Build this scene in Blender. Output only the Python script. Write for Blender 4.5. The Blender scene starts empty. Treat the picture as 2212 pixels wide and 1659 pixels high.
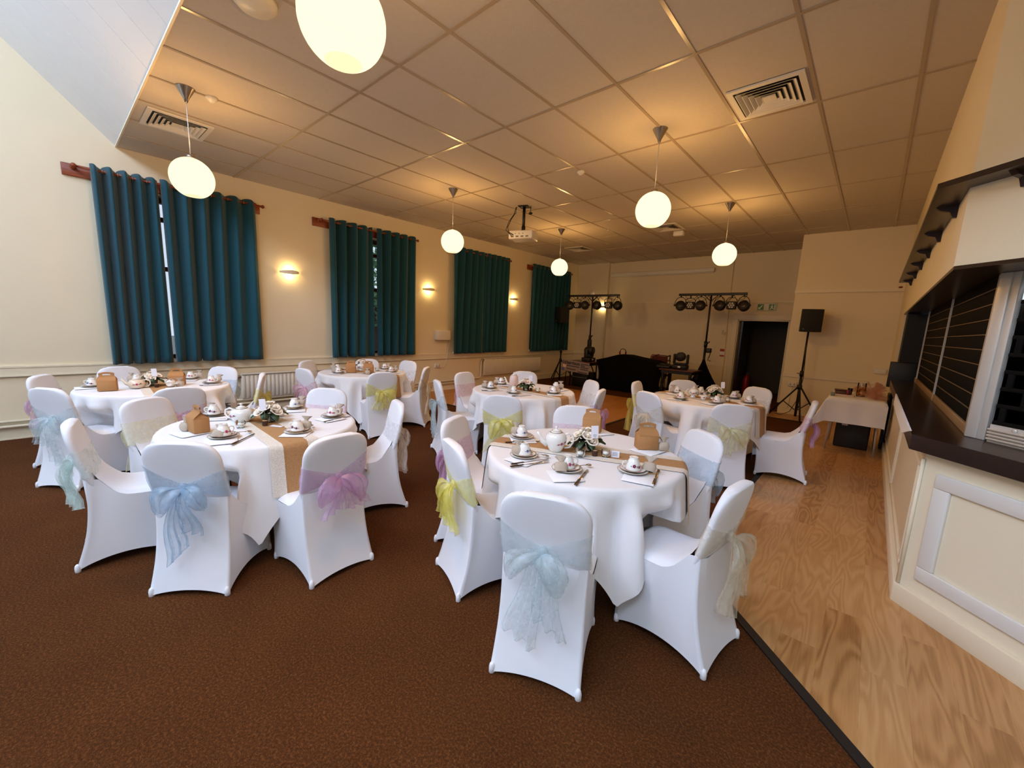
import bpy, bmesh, math, random
from mathutils import Vector, Matrix
PI = math.pi
SC = bpy.context.scene
COL = SC.collection
random.seed(7)

# ---------------------------------------------------------------- helpers
class MB:
    """collects shapes and links them as one mesh object"""
    def __init__(s):
        s.v = []; s.f = []; s.m = []; s.sm = []
    def add(s, verts, faces, mi=0, smooth=False):
        o = len(s.v)
        s.v += [tuple(p) for p in verts]
        for f in faces:
            s.f.append([i + o for i in f]); s.m.append(mi); s.sm.append(smooth)
        return s
    def box(s, x0, y0, z0, x1, y1, z1, mi=0, M=None):
        p = [Vector(q) for q in ((x0,y0,z0),(x1,y0,z0),(x1,y1,z0),(x0,y1,z0),(x0,y0,z1),(x1,y0,z1),(x1,y1,z1),(x0,y1,z1))]
        if M: p = [M @ q for q in p]
        return s.add(p, [(0,3,2,1),(4,5,6,7),(0,1,5,4),(1,2,6,5),(2,3,7,6),(3,0,4,7)], mi)
    def rbox(s, x0, y0, z0, x1, y1, z1, r=.01, mi=0, M=None, seg=2):
        """box with rounded edges"""
        bm = bmesh.new(); bmesh.ops.create_cube(bm, size=1)
        for v in bm.verts:
            v.co = Vector((x0 + (v.co.x + .5) * (x1 - x0), y0 + (v.co.y + .5) * (y1 - y0), z0 + (v.co.z + .5) * (z1 - z0)))
        bmesh.ops.bevel(bm, geom=bm.edges[:], offset=r, segments=seg, profile=.5, affect='EDGES')
        bm.verts.index_update()
        s.add([(M @ v.co) if M else v.co.copy() for v in bm.verts], [[v.index for v in f.verts] for f in bm.faces], mi, True)
        bm.free(); return s
    def grid(s, fn, nu, nv, mi=0, smooth=True, closeu=False, closev=False):
        vs = []; fs = []
        cu = nu if closeu else nu + 1; cv = nv if closev else nv + 1
        for i in range(cu):
            for j in range(cv):
                vs.append(fn(i / nu, j / nv))
        for i in range(nu):
            for j in range(nv):
                a = i * cv + j; b = ((i + 1) % cu) * cv + j
                c = ((i + 1) % cu) * cv + (j + 1) % cv; d = i * cv + (j + 1) % cv
                fs.append((a, b, c, d))
        return s.add(vs, fs, mi, smooth)
    def lathe(s, prof, c=(0,0,0), n=24, mi=0, M=None, smooth=True, caps=True):
        vs = []; fs = []
        for r, z in prof:
            for k in range(n):
                a = 2 * PI * k / n
                p = Vector((r * math.cos(a), r * math.sin(a), z))
                p = (M @ p) if M else p
                vs.append(p + Vector(c))
        for i in range(len(prof) - 1):
            for k in range(n):
                k2 = (k + 1) % n
                fs.append((i*n+k, i*n+k2, (i+1)*n+k2, (i+1)*n+k))
        if caps:
            if prof[0][0] > 1e-5: fs.append(list(range(n))[::-1])
            if prof[-1][0] > 1e-5: fs.append([(len(prof)-1)*n+k for k in range(n)])
        return s.add(vs, fs, mi, smooth)
    def tube(s, pts, r, n=8, mi=0, closed=False, smooth=True):
        pts = [Vector(p) for p in pts]; m = len(pts)
        rr = r if isinstance(r, (list, tuple)) else [r] * m
        vs = []; fs = []; up = None
        for i, p in enumerate(pts):
            if closed: t = pts[(i+1) % m] - pts[i-1]
            else: t = pts[min(i+1, m-1)] - pts[max(i-1, 0)]
            t.normalize()
            if up is None:
                up = Vector((0,0,1)) if abs(t.z) < .9 else Vector((1,0,0))
            x = t.cross(up); 
            if x.length < 1e-4: x = t.cross(Vector((0,1,0)))
            x.normalize(); y = x.cross(t).normalized(); up = y
            for k in range(n):
                a = 2*PI*k/n
                vs.append(p + (x*math.cos(a) + y*math.sin(a)) * rr[i])
        for i in range(m if closed else m-1):
            i2 = (i+1) % m
            for k in range(n):
                k2 = (k+1) % n
                fs.append((i*n+k, i*n+k2, i2*n+k2, i2*n+k))
        if not closed:
            fs.append(list(range(n))[::-1]); fs.append([(m-1)*n+k for k in range(n)])
        return s.add(vs, fs, mi, smooth)
    def cyl(s, p0, p1, r, r1=None, n=14, mi=0):
        return s.tube([p0, p1], [r, r if r1 is None else r1], n, mi, smooth=n > 8)
    def prism(s, poly, z0, z1, mi=0, M=None):
        n = len(poly)
        vs = [Vector((x, y, z0)) for x, y in poly] + [Vector((x, y, z1)) for x, y in poly]
        if M: vs = [M @ v for v in vs]
        fs = [list(range(n))[::-1], [n + i for i in range(n)]] + [(i, (i+1) % n, n + (i+1) % n, n + i) for i in range(n)]
        return s.add(vs, fs, mi)
    def sphere(s, c, r, n=20, mi=0, sx=1, sy=1, sz=1):
        prof = [(r * math.sin(PI*k/n), -r * math.cos(PI*k/n)) for k in range(n + 1)]
        M = Matrix.Diagonal((sx, sy, sz)).to_3x3()
        return s.lathe(prof, c, n, mi, M, caps=False)
    def mesh(s, name, mats):
        me = bpy.data.meshes.new(name)
        me.from_pydata(s.v, [], s.f)
        for m in (mats if isinstance(mats, (list, tuple)) else [mats]): me.materials.append(m)
        me.polygons.foreach_set('material_index', s.m)
        me.polygons.foreach_set('use_smooth', s.sm)
        me.update(); return me
    def build(s, name, mats, parent=None, loc=None, rot=None):
        return link(name, s.mesh(name, mats), parent, loc, rot)

def link(name, me, parent=None, loc=None, rot=None):
    o = bpy.data.objects.new(name, me); COL.objects.link(o)
    if parent: o.parent = parent
    if loc: o.location = loc
    if rot: o.rotation_euler = rot
    return o
def tag(o, label, cat, group=None):
    o['label'] = label; o['category'] = cat
    if group: o['group'] = group
    return o
def thing(name, label, cat, loc=(0,0,0), rz=0, group=None):
    o = bpy.data.objects.new(name, None); COL.objects.link(o)
    o.location = loc; o.rotation_euler = (0, 0, rz); o.empty_display_size = .1
    return tag(o, label, cat, group)
def struct(o):
    o['kind'] = 'structure'; return o
def dup(root, loc, rz, label, group=None, keep=None):
    """a copy of a thing with copies of its parts and sub-parts"""
    r = root.copy(); COL.objects.link(r); r.location = loc; r.rotation_euler = (0, 0, rz); r['label'] = label
    if group: r['group'] = group
    def rec(a, b):
        for ch in a.children:
            c = ch.copy(); COL.objects.link(c); c.parent = b; rec(ch, c)
    rec(root, r); return r
def lerp(a, b, t): return a + (b - a) * t
def clamp(x, a=0., b=1.): return max(a, min(b, x))
def sstep(t): t = clamp(t); return t * t * (3 - 2 * t)
def Rz(a): return Matrix.Rotation(a, 4, 'Z')
def T(x, y, z): return Matrix.Translation((x, y, z))

# ---------------------------------------------------------------- materials
def srgb(r, g, b):
    f = lambda c: (c/255/12.92) if c/255 <= .04045 else ((c/255 + .055)/1.055)**2.4
    return (f(r), f(g), f(b), 1)
def newmat(name):
    m = bpy.data.materials.new(name); m.use_nodes = True
    nt = m.node_tree; return m, nt, nt.nodes, nt.links, nt.nodes['Principled BSDF']
def mat(name, col, rough=.6, metal=0., noise=0., nscale=20., bump=0., bscale=60., spec=.5, sheen=0., emit=None, estr=0., coat=0.):
    m, nt, N, L, b = newmat(name)
    b.inputs['Base Color'].default_value = col; b.inputs['Roughness'].default_value = rough
    b.inputs['Metallic'].default_value = metal; b.inputs['Specular IOR Level'].default_value = spec
    b.inputs['Sheen Weight'].default_value = sheen; b.inputs['Coat Weight'].default_value = coat
    if emit: b.inputs['Emission Color'].default_value = emit; b.inputs['Emission Strength'].default_value = estr
    tc = N.new('ShaderNodeTexCoord')
    if noise:
        n = N.new('ShaderNodeTexNoise'); n.inputs['Scale'].default_value = nscale; n.inputs['Detail'].default_value = 4
        L.new(tc.outputs['Object'], n.inputs['Vector'])
        mx = N.new('ShaderNodeMix'); mx.data_type = 'RGBA'
        L.new(n.outputs['Fac'], mx.inputs['Factor'])
        mx.inputs['A'].default_value = tuple(c * (1 - noise) for c in col[:3]) + (1,)
        mx.inputs['B'].default_value = tuple(min(1, c * (1 + noise)) for c in col[:3]) + (1,)
        L.new(mx.outputs['Result'], b.inputs['Base Color'])
    if bump:
        n2 = N.new('ShaderNodeTexNoise'); n2.inputs['Scale'].default_value = bscale; n2.inputs['Detail'].default_value = 3
        L.new(tc.outputs['Object'], n2.inputs['Vector'])
        bp = N.new('ShaderNodeBump'); bp.inputs['Strength'].default_value = bump; bp.inputs['Distance'].default_value = .01
        L.new(n2.outputs['Fac'], bp.inputs['Height']); L.new(bp.outputs['Normal'], b.inputs['Normal'])
    return m
def organza(name, col, dens=.5):
    m, nt, N, L, b = newmat(name)
    N.remove(b); out = N['Material Output']
    tr = N.new('ShaderNodeBsdfTransparent'); di = N.new('ShaderNodeBsdfDiffuse'); tl = N.new('ShaderNodeBsdfTranslucent'); gl = N.new('ShaderNodeBsdfGlossy')
    di.inputs['Color'].default_value = col; tl.inputs['Color'].default_value = col
    gl.inputs['Roughness'].default_value = .35; gl.inputs['Color'].default_value = (.9, .9, .9, 1)
    a = N.new('ShaderNodeMixShader'); a.inputs[0].default_value = .5
    L.new(di.outputs[0], a.inputs[1]); L.new(tl.outputs[0], a.inputs[2])
    g = N.new('ShaderNodeMixShader'); g.inputs[0].default_value = .12
    L.new(a.outputs[0], g.inputs[1]); L.new(gl.outputs[0], g.inputs[2])
    x = N.new('ShaderNodeMixShader')
    tc = N.new('ShaderNodeTexCoord'); n = N.new('ShaderNodeTexNoise'); n.inputs['Scale'].default_value = 14
    L.new(tc.outputs['Object'], n.inputs['Vector'])
    mr = N.new('ShaderNodeMapRange'); mr.inputs['From Min'].default_value = .35; mr.inputs['From Max'].default_value = .65
    mr.inputs['To Min'].default_value = dens - .05; mr.inputs['To Max'].default_value = dens + .09
    L.new(n.outputs['Fac'], mr.inputs['Value']); L.new(mr.outputs[0], x.inputs[0])
    L.new(tr.outputs[0], x.inputs[1]); L.new(g.outputs[0], x.inputs[2]); L.new(x.outputs[0], out.inputs['Surface'])
    return m
def glassmat(name, tint=(.93, .97, .96, 1), refl=.12):
    """thin clear glass: see-through with a clear gloss"""
    m, nt, N, L, b = newmat(name); N.remove(b); out = N['Material Output']
    tr = N.new('ShaderNodeBsdfTransparent'); tr.inputs['Color'].default_value = tint
    gl = N.new('ShaderNodeBsdfGlossy'); gl.inputs['Roughness'].default_value = .05
    fr = N.new('ShaderNodeFresnel'); fr.inputs['IOR'].default_value = 1.45
    ad = N.new('ShaderNodeMath'); ad.operation = 'ADD'; ad.inputs[1].default_value = refl; L.new(fr.outputs[0], ad.inputs[0])
    x = N.new('ShaderNodeMixShader'); L.new(ad.outputs[0], x.inputs[0])
    L.new(tr.outputs[0], x.inputs[1]); L.new(gl.outputs[0], x.inputs[2]); L.new(x.outputs[0], out.inputs['Surface'])
    return m
def ramp(N, L, src, stops):
    r = N.new('ShaderNodeValToRGB'); e = r.color_ramp.elements
    e[0].position, e[0].color = stops[0]; e[1].position, e[1].color = stops[-1]
    for p, c in stops[1:-1]:
        k = e.new(p); k.color = c
    L.new(src, r.inputs['Fac']); return r.outputs['Color']
def carpet_mat():
    m, nt, N, L, b = newmat('carpet_brown')
    tc = N.new('ShaderNodeTexCoord')
    a = N.new('ShaderNodeTexNoise'); a.inputs['Scale'].default_value = 95; a.inputs['Detail'].default_value = 6; a.inputs['Roughness'].default_value = .75
    c = N.new('ShaderNodeTexNoise'); c.inputs['Scale'].default_value = 2.2; c.inputs['Detail'].default_value = 4
    L.new(tc.outputs['Object'], a.inputs['Vector']); L.new(tc.outputs['Object'], c.inputs['Vector'])
    col = ramp(N, L, a.outputs['Fac'], [(.3, CARPET[0]), (.52, CARPET[1]), (.75, CARPET[2])])
    mx = N.new('ShaderNodeMix'); mx.data_type = 'RGBA'; mx.blend_type = 'MULTIPLY'; mx.inputs['Factor'].default_value = .5
    L.new(col, mx.inputs['A']); L.new(ramp(N, L, c.outputs['Fac'], [(.3, (.62,.6,.6,1)), (.7, (1,1,1,1))]), mx.inputs['B'])
    L.new(mx.outputs['Result'], b.inputs['Base Color'])
    b.inputs['Roughness'].default_value = .95; b.inputs['Specular IOR Level'].default_value = .1
    bp = N.new('ShaderNodeBump'); bp.inputs['Strength'].default_value = .7; bp.inputs['Distance'].default_value = .01
    f = N.new('ShaderNodeTexNoise'); f.inputs['Scale'].default_value = 220; f.inputs['Detail'].default_value = 3
    L.new(tc.outputs['Object'], f.inputs['Vector']); L.new(f.outputs['Fac'], bp.inputs['Height']); L.new(bp.outputs['Normal'], b.inputs['Normal'])
    return m
def wood_floor_mat(name, c0, c1, c2):
    """planks running along Y with cathedral grain"""
    m, nt, N, L, b = newmat(name)
    tc = N.new('ShaderNodeTexCoord')
    mp = N.new('ShaderNodeMapping'); mp.inputs['Rotation'].default_value = (0, 0, PI/2)
    L.new(tc.outputs['Object'], mp.inputs['Vector'])
    br = N.new('ShaderNodeTexBrick'); br.offset = .37
    br.inputs['Scale'].default_value = 1; br.inputs['Brick Width'].default_value = 1.25; br.inputs['Row Height'].default_value = .17
    br.inputs['Mortar Size'].default_value = .0012; br.inputs['Mortar Smooth'].default_value = .1
    br.inputs['Color1'].default_value = (0, 0, 0, 1); br.inputs['Color2'].default_value = (1, 1, 1, 1); br.inputs['Mortar'].default_value = (.3, .3, .3, 1)
    L.new(mp.outputs[0], br.inputs['Vector'])
    sp = N.new('ShaderNodeSeparateColor'); L.new(br.outputs['Color'], sp.inputs[0])
    # grain: stretched rings, shifted per plank
    off = N.new('ShaderNodeCombineXYZ'); ml = N.new('ShaderNodeMath'); ml.operation = 'MULTIPLY'; ml.inputs[1].default_value = 37.
    L.new(sp.outputs[0], ml.inputs[0]); L.new(ml.outputs[0], off.inputs['X']); L.new(ml.outputs[0], off.inputs['Y'])
    va = N.new('ShaderNodeVectorMath'); va.operation = 'ADD'; L.new(tc.outputs['Object'], va.inputs[0]); L.new(off.outputs[0], va.inputs[1])
    m2 = N.new('ShaderNodeMapping'); m2.inputs['Scale'].default_value = (5.5, .85, 1); L.new(va.outputs[0], m2.inputs['Vector'])
    n1 = N.new('ShaderNodeTexNoise'); n1.inputs['Scale'].default_value = 1.3; n1.inputs['Detail'].default_value = 1.5; n1.inputs['Distortion'].default_value = .5
    L.new(m2.outputs[0], n1.inputs['Vector'])
    mu = N.new('ShaderNodeMath'); mu.operation = 'MULTIPLY'; mu.inputs[1].default_value = 60; L.new(n1.outputs['Fac'], mu.inputs[0])
    si = N.new('ShaderNodeMath'); si.operation = 'SINE'; L.new(mu.outputs[0], si.inputs[0])
    m3 = N.new('ShaderNodeMapping'); m3.inputs['Scale'].default_value = (60, 2.5, 1); L.new(va.outputs[0], m3.inputs['Vector'])
    n2 = N.new('ShaderNodeTexNoise'); n2.inputs['Scale'].default_value = 2; n2.inputs['Detail'].default_value = 4; L.new(m3.outputs[0], n2.inputs['Vector'])
    m1 = N.new('ShaderNodeMapRange'); m1.inputs['From Min'].default_value = -1; m1.inputs['From Max'].default_value = 1; m1.inputs['To Min'].default_value = .35; m1.inputs['To Max'].default_value = .62
    L.new(si.outputs[0], m1.inputs['Value'])
    w1 = N.new('ShaderNodeMath'); w1.operation = 'MULTIPLY_ADD'; w1.inputs[1].default_value = .34; w1.inputs[2].default_value = -.17; L.new(n2.outputs['Fac'], w1.inputs[0])
    w2 = N.new('ShaderNodeMath'); w2.operation = 'ADD'; L.new(m1.outputs[0], w2.inputs[0]); L.new(w1.outputs[0], w2.inputs[1])
    w3 = N.new('ShaderNodeMath'); w3.operation = 'MULTIPLY_ADD'; w3.inputs[1].default_value = .3; L.new(sp.outputs[0], w3.inputs[0]); L.new(w2.outputs[0], w3.inputs[2])
    w4 = N.new('ShaderNodeMath'); w4.operation = 'SUBTRACT'; w4.inputs[1].default_value = .12; L.new(w3.outputs[0], w4.inputs[0])
    L.new(ramp(N, L, w4.outputs[0], [(.1, c0), (.45, c1), (.85, c2)]), b.inputs['Base Color'])
    b.inputs['Roughness'].default_value = .38
    return m
def wood_mat(name, c0, c1, rough=.4, scale=3.):
    m, nt, N, L, b = newmat(name)
    tc = N.new('ShaderNodeTexCoord'); mp = N.new('ShaderNodeMapping'); mp.inputs['Scale'].default_value = (12, 1, 12)
    L.new(tc.outputs['Object'], mp.inputs['Vector'])
    n = N.new('ShaderNodeTexNoise'); n.inputs['Scale'].default_value = scale; n.inputs['Detail'].default_value = 5; n.inputs['Distortion'].default_value = 1
    L.new(mp.outputs[0], n.inputs['Vector'])
    L.new(ramp(N, L, n.outputs['Fac'], [(.3, c0), (.7, c1)]), b.inputs['Base Color'])
    b.inputs['Roughness'].default_value = rough; return m
def weave_mat(name, c0, c1, sc=350, rough=.9):
    m, nt, N, L, b = newmat(name)
    tc = N.new('ShaderNodeTexCoord')
    w = N.new('ShaderNodeTexNoise'); w.inputs['Scale'].default_value = sc; w.inputs['Detail'].default_value = 2
    L.new(tc.outputs['Object'], w.inputs['Vector'])
    L.new(ramp(N, L, w.outputs['Fac'], [(.35, c0), (.65, c1)]), b.inputs['Base Color'])
    b.inputs['Roughness'].default_value = rough; b.inputs['Specular IOR Level'].default_value = .2
    return m
def lace_mat():
    m, nt, N, L, b = newmat('lace_white'); out = N['Material Output']
    b.inputs['Base Color'].default_value = srgb(236, 228, 214); b.inputs['Roughness'].default_value = .9
    tc = N.new('ShaderNodeTexCoord'); v = N.new('ShaderNodeTexVoronoi'); v.feature = 'DISTANCE_TO_EDGE'; v.inputs['Scale'].default_value = 190
    L.new(tc.outputs['Object'], v.inputs['Vector'])
    n = N.new('ShaderNodeTexNoise'); n.inputs['Scale'].default_value = 30; L.new(tc.outputs['Object'], n.inputs['Vector'])
    mr = N.new('ShaderNodeMapRange'); mr.inputs['From Min'].default_value = .05; mr.inputs['From Max'].default_value = .3
    mr.inputs['To Min'].default_value = 1.; mr.inputs['To Max'].default_value = .62; L.new(v.outputs['Distance'], mr.inputs['Value'])
    tr = N.new('ShaderNodeBsdfTransparent'); x = N.new('ShaderNodeMixShader')
    L.new(mr.outputs[0], x.inputs[0]); L.new(tr.outputs[0], x.inputs[1]); L.new(b.outputs[0], x.inputs[2]); L.new(x.outputs[0], out.inputs['Surface'])
    return m
def globe_mat():
    """frosted glass globe lit from inside: glows and lets its bulb's light through"""
    m, nt, N, L, b = newmat('globe_glass'); N.remove(b); out = N['Material Output']
    e = N.new('ShaderNodeEmission'); e.inputs['Color'].default_value = (1, .86, .50, 1); e.inputs['Strength'].default_value = GLOBE_E
    tr = N.new('ShaderNodeBsdfTransparent'); tr.inputs['Color'].default_value = (.45, .45, .45, 1)
    a = N.new('ShaderNodeAddShader'); L.new(e.outputs[0], a.inputs[0]); L.new(tr.outputs[0], a.inputs[1]); L.new(a.outputs[0], out.inputs['Surface'])
    return m

CARPET = (srgb(56, 32, 14), srgb(92, 53, 25), srgb(150, 94, 48))
GLOBE_E = 1.15
DAY_W = (18, 6)
ROOF_W = 175
DAYC = (.58, .73, 1)
EXPO = -0.08
M = {}
M['wall'] = mat('cream_wall_paint', srgb(236, 222, 190), .7, noise=.02, nscale=3, bump=.15, bscale=8)
M['trimw'] = mat('cream_gloss_paint', srgb(238, 226, 198), .45, bump=.08, bscale=12)
M['panelw'] = mat('white_panel_moulding', srgb(228, 226, 220), .4)
M['ceil'] = mat('ceiling_tile', srgb(208, 197, 181), .85, noise=.05, nscale=30, bump=.25, bscale=120, spec=.2)
M['tbar'] = mat('ceiling_bar_paint', srgb(182, 164, 140), .24, spec=.6)
M['vault'] = mat('white_plank', srgb(240, 240, 238), .5, noise=.02, nscale=2)
M['carpet'] = carpet_mat()
M['oak'] = wood_floor_mat('oak_plank_floor', srgb(140, 92, 46), srgb(186, 136, 82), srgb(204, 158, 104))
M['dance'] = wood_floor_mat('dance_floor_oak', srgb(160, 100, 42), srgb(186, 122, 56), srgb(200, 138, 70))
M['black'] = mat('black_paint', srgb(14, 13, 13), .45)
M['blackcloth'] = mat('black_cloth', srgb(10, 9, 9), .95, noise=.3, nscale=9, spec=.1)
M['blackplastic'] = mat('black_plastic', srgb(22, 21, 21), .5, bump=.1, bscale=300)
M['grille'] = mat('black_mesh_grille', srgb(16, 15, 15), .7, noise=.4, nscale=400)
M['rubber'] = mat('black_edge_strip', srgb(20, 16, 14), .6)
M['darkwood'] = wood_mat('dark_stained_wood', srgb(30, 17, 13), srgb(46, 27, 20), .28)
M['brownwood'] = wood_mat('brown_table_wood', srgb(70, 34, 20), srgb(100, 52, 30), .35)
M['batten'] = wood_mat('red_brown_wood', srgb(112, 44, 18), srgb(158, 74, 34), .35)
M['chrome'] = mat('brushed_metal', srgb(170, 160, 150), .3, 1.)
M['steel'] = mat('cutlery_steel', srgb(190, 180, 168), .18, 1.)
M['alu'] = mat('aluminium_frame', srgb(205, 198, 188), .4, .3)
M['rad'] = mat('radiator_enamel', srgb(232, 226, 212), .35)
M['pipe'] = mat('painted_pipe', srgb(228, 212, 180), .4)
M['plastic'] = mat('white_plastic', srgb(232, 228, 218), .4)
M['cover'] = mat('white_stretch_fabric', srgb(238, 238, 242), .75, bump=.05, bscale=500, spec=.25, sheen=.15)
M['footcap'] = mat('white_foot_pocket', srgb(246, 246, 250), .6)
M['cloth'] = mat('white_linen', srgb(240, 239, 240), .85, bump=.12, bscale=400, spec=.2)
M['napkin'] = mat('white_paper_napkin', srgb(246, 246, 248), .9)
M['china'] = mat('white_china', srgb(242, 240, 234), .12, coat=.5)
M['gold'] = mat('gilt_rim', srgb(150, 122, 88), .3, .6)
M['pinkchina'] = mat('pale_pink_china', srgb(236, 208, 200), .12, coat=.5)
M['pearl'] = mat('pearl_china', srgb(232, 212, 186), .1, coat=1.)
M['rosepink'] = mat('rose_transfer', srgb(190, 70, 110), .3)
M['rosered'] = mat('dark_rose_transfer', srgb(120, 24, 60), .3)
M['floblue'] = mat('blue_flower_transfer', srgb(80, 100, 170), .3)
M['leafprint'] = mat('grey_leaf_transfer', srgb(120, 128, 110), .3)
M['kraft'] = weave_mat('kraft_card', srgb(178, 128, 80), srgb(186, 136, 88), 400, .75)
M['hessian'] = weave_mat('hessian', srgb(160, 118, 76), srgb(196, 154, 108), 300)
M['lace'] = lace_mat()
M['pouch'] = weave_mat('linen_pouch', srgb(182, 166, 148), srgb(198, 183, 166), 700)
M['string'] = mat('cream_string', srgb(206, 186, 156), .8)
M['rose'] = mat('ivory_rose_petal', srgb(250, 238, 220), .7, noise=.04, nscale=12)
M['blush'] = mat('blush_rose_petal', srgb(246, 222, 204), .7)
M['leaf'] = mat('dark_green_leaf', srgb(36, 66, 34), .45, noise=.25, nscale=18)
M['glass'] = glassmat('clear_glass', (.95, .98, .97, 1), .02)
M['pane'] = glassmat('window_glass', (.95, .98, 1, 1), .03)
M['wax'] = mat('white_wax', srgb(248, 246, 240), .5)
M['bark'] = mat('log_bark', srgb(70, 44, 28), .9, noise=.3, nscale=60)
M['logend'] = mat('pale_cut_wood', srgb(200, 164, 118), .8)
M['card'] = mat('white_card', srgb(240, 238, 246), .6)
M['ink'] = mat('grey_ink', srgb(110, 105, 110), .7)
M['curtain'] = mat('teal_curtain_fabric', srgb(24, 74, 86), .8, noise=.08, nscale=150, spec=.2, sheen=.25)
M['frame'] = wood_mat('brown_window_wood', srgb(84, 44, 28), srgb(112, 62, 40), .4)
M['globe'] = globe_mat()
M['ceramic'] = mat('white_ceramic_lamp', srgb(240, 226, 200), .4)
M['lampglow'] = mat('lit_lamp_lens', srgb(255, 236, 190), .3, emit=(1, .85, .5, 1), estr=3.)
M['led'] = mat('led_lens', srgb(220, 214, 204), .12, spec=.8)
M['darklens'] = mat('smoked_lens', srgb(58, 52, 48), .25)
M['green'] = mat('exit_green', srgb(30, 130, 80), .4)
M['signwhite'] = mat('sign_white', srgb(236, 234, 222), .4)
M['red'] = mat('sign_red', srgb(170, 36, 30), .5)
M['extred'] = mat('extinguisher_red', srgb(150, 16, 18), .3)
M['grey'] = mat('grey_plastic', srgb(120, 116, 112), .5)
M['crate'] = mat('black_crate_plastic', srgb(26, 26, 28), .5)
M['amber'] = mat('amber_glass_beads', srgb(214, 120, 30), .15)
M['tulle'] = organza('peach_tulle', srgb(236, 178, 150), .26)
M['banner'] = mat('grey_white_vinyl', srgb(150, 138, 140), .5)
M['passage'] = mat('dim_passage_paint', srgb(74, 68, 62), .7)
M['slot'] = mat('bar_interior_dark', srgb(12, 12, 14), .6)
M['shutter'] = mat('dark_shutter', srgb(12, 11, 10), .8, spec=.12)
M['shutterline'] = mat('worn_shutter_edge', srgb(120, 98, 70), .5, .3)
M['brownbar'] = mat('tan_metal_rail', srgb(160, 128, 90), .45, .2)
M['redseat'] = mat('dark_red_upholstery', srgb(84, 24, 20), .8)
M['leafgreen'] = mat('tree_leaf', srgb(96, 128, 84), .7, noise=.3, nscale=3)
M['brick'] = mat('house_brick', srgb(150, 110, 96), .9, noise=.15, nscale=8)
M['slate'] = mat('roof_slate', srgb(110, 92, 96), .8, noise=.15, nscale=8)
M['ground'] = mat('grey_tarmac', srgb(130, 130, 128), .9)
SASHC = {'ice': ((222, 240, 244), .36), 'ivory': ((246, 238, 216), .42), 'blue': ((186, 216, 238), .44), 'lilac': ((234, 190, 232), .44), 'pink': ((250, 206, 220), .42),
 'yellow': ((252, 244, 130), .5), 'white': ((246, 246, 246), .36), 'mint': ((222, 242, 234), .36), 'cream': ((250, 246, 200), .42)}
SASH = {k: organza(k + '_organza', srgb(*c), d - .07) for k, (c, d) in SASHC.items()}
BAND = {k: organza(k + '_organza_band', srgb(*c), d - .12) for k, (c, d) in SASHC.items()}
# ================================================================ the room
XL, YB, ZCEIL = -7.62, 11.8, 3.64
def wall_x(mb, x0, x1, y0, y1, z0, z1, holes):
    """a wall in the YZ plane with rectangular holes (ya, yb, za, zb)"""
    ys = sorted({y0, y1, *[h[0] for h in holes], *[h[1] for h in holes]})
    for a, b in zip(ys, ys[1:]):
        h = [q for q in holes if q[0] <= a + 1e-6 and q[1] >= b - 1e-6]
        if h: mb.box(x0, a, z0, x1, b, h[0][2]); mb.box(x0, a, h[0][3], x1, b, z1)
        else: mb.box(x0, a, z0, x1, b, z1)
    return mb
WIN = [(.72 + 2.87*k, 2.08 + 2.87*k, .9, 3.15) for k in range(4)]
mb = MB(); wall_x(mb, XL - .3, XL, .5, YB + .3, 0, 3.74, WIN); mb.box(XL - .3, -5.8, 0, XL, .5, 7.0); mb.box(XL - .3, .5, 3.74, XL, .8, 7.0)
struct(mb.build('wall_left', M['wall']))
# back wall with doorway, pier in the corner and projecting block on its right
mb = MB()
mb.box(XL, YB, 0, -2.72, YB + .25, ZCEIL); mb.box(-2.72, YB, 2.0, -1.6, YB + .25, ZCEIL); mb.box(-1.6, YB, 0, .3, YB + .25, ZCEIL)
mb.box(XL, YB - .1, 0, -6.5, YB, ZCEIL)
struct(mb.build('wall_back', M['wall']))
struct(MB().box(-1.36, 10.2, 0, .27, YB, ZCEIL).build('wall_block', M['wall']))
DM = T(.27, 3.36, 0) @ Rz(-PI/4)
mb = MB()
mb.box(.27, 3.36, 2.03, .45, 8.5, ZCEIL); mb.box(.27, 8.5, 0, .45, 10.2, ZCEIL)
mb.box(0, 0, 2.03, 3.7, .18, ZCEIL, M=DM)
struct(mb.build('wall_right', M['wall']))
# room behind the viewpoint: rear wall with two tall windows, right wall
RW = [(-6.4, -3.4), (-2.2, .8)]
mb = MB()
xs = [XL - .3, RW[0][0], RW[0][1], RW[1][0], RW[1][1], 3.2]
for i in range(5):
    if i % 2: mb.box(xs[i], -5.75, 0, xs[i+1], -5.5, .8); mb.box(xs[i], -5.75, 3.4, xs[i+1], -5.5, 3.9)
    else: mb.box(xs[i], -5.75, 0, xs[i+1], -5.5, 3.9)
struct(mb.build('wall_rear', M['wall']))
struct(MB().box(2.86, -5.5, 0, 3.1, .9, 7.0).build('wall_side', M['wall']))
for i, (a, b) in enumerate(RW):
    mb = MB(); mb.box(a, -5.7, .8, a + .07, -5.6, 3.4); mb.box(b - .07, -5.7, .8, b, -5.6, 3.4); mb.box(a, -5.7, .8, b, -5.6, .87); mb.box(a, -5.7, 3.33, b, -5.6, 3.4); mb.box((a+b)/2 - .03, -5.7, .8, (a+b)/2 + .03, -5.6, 3.4)
    struct(mb.build('window_%d' % (5 + i), M['frame']))
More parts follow.
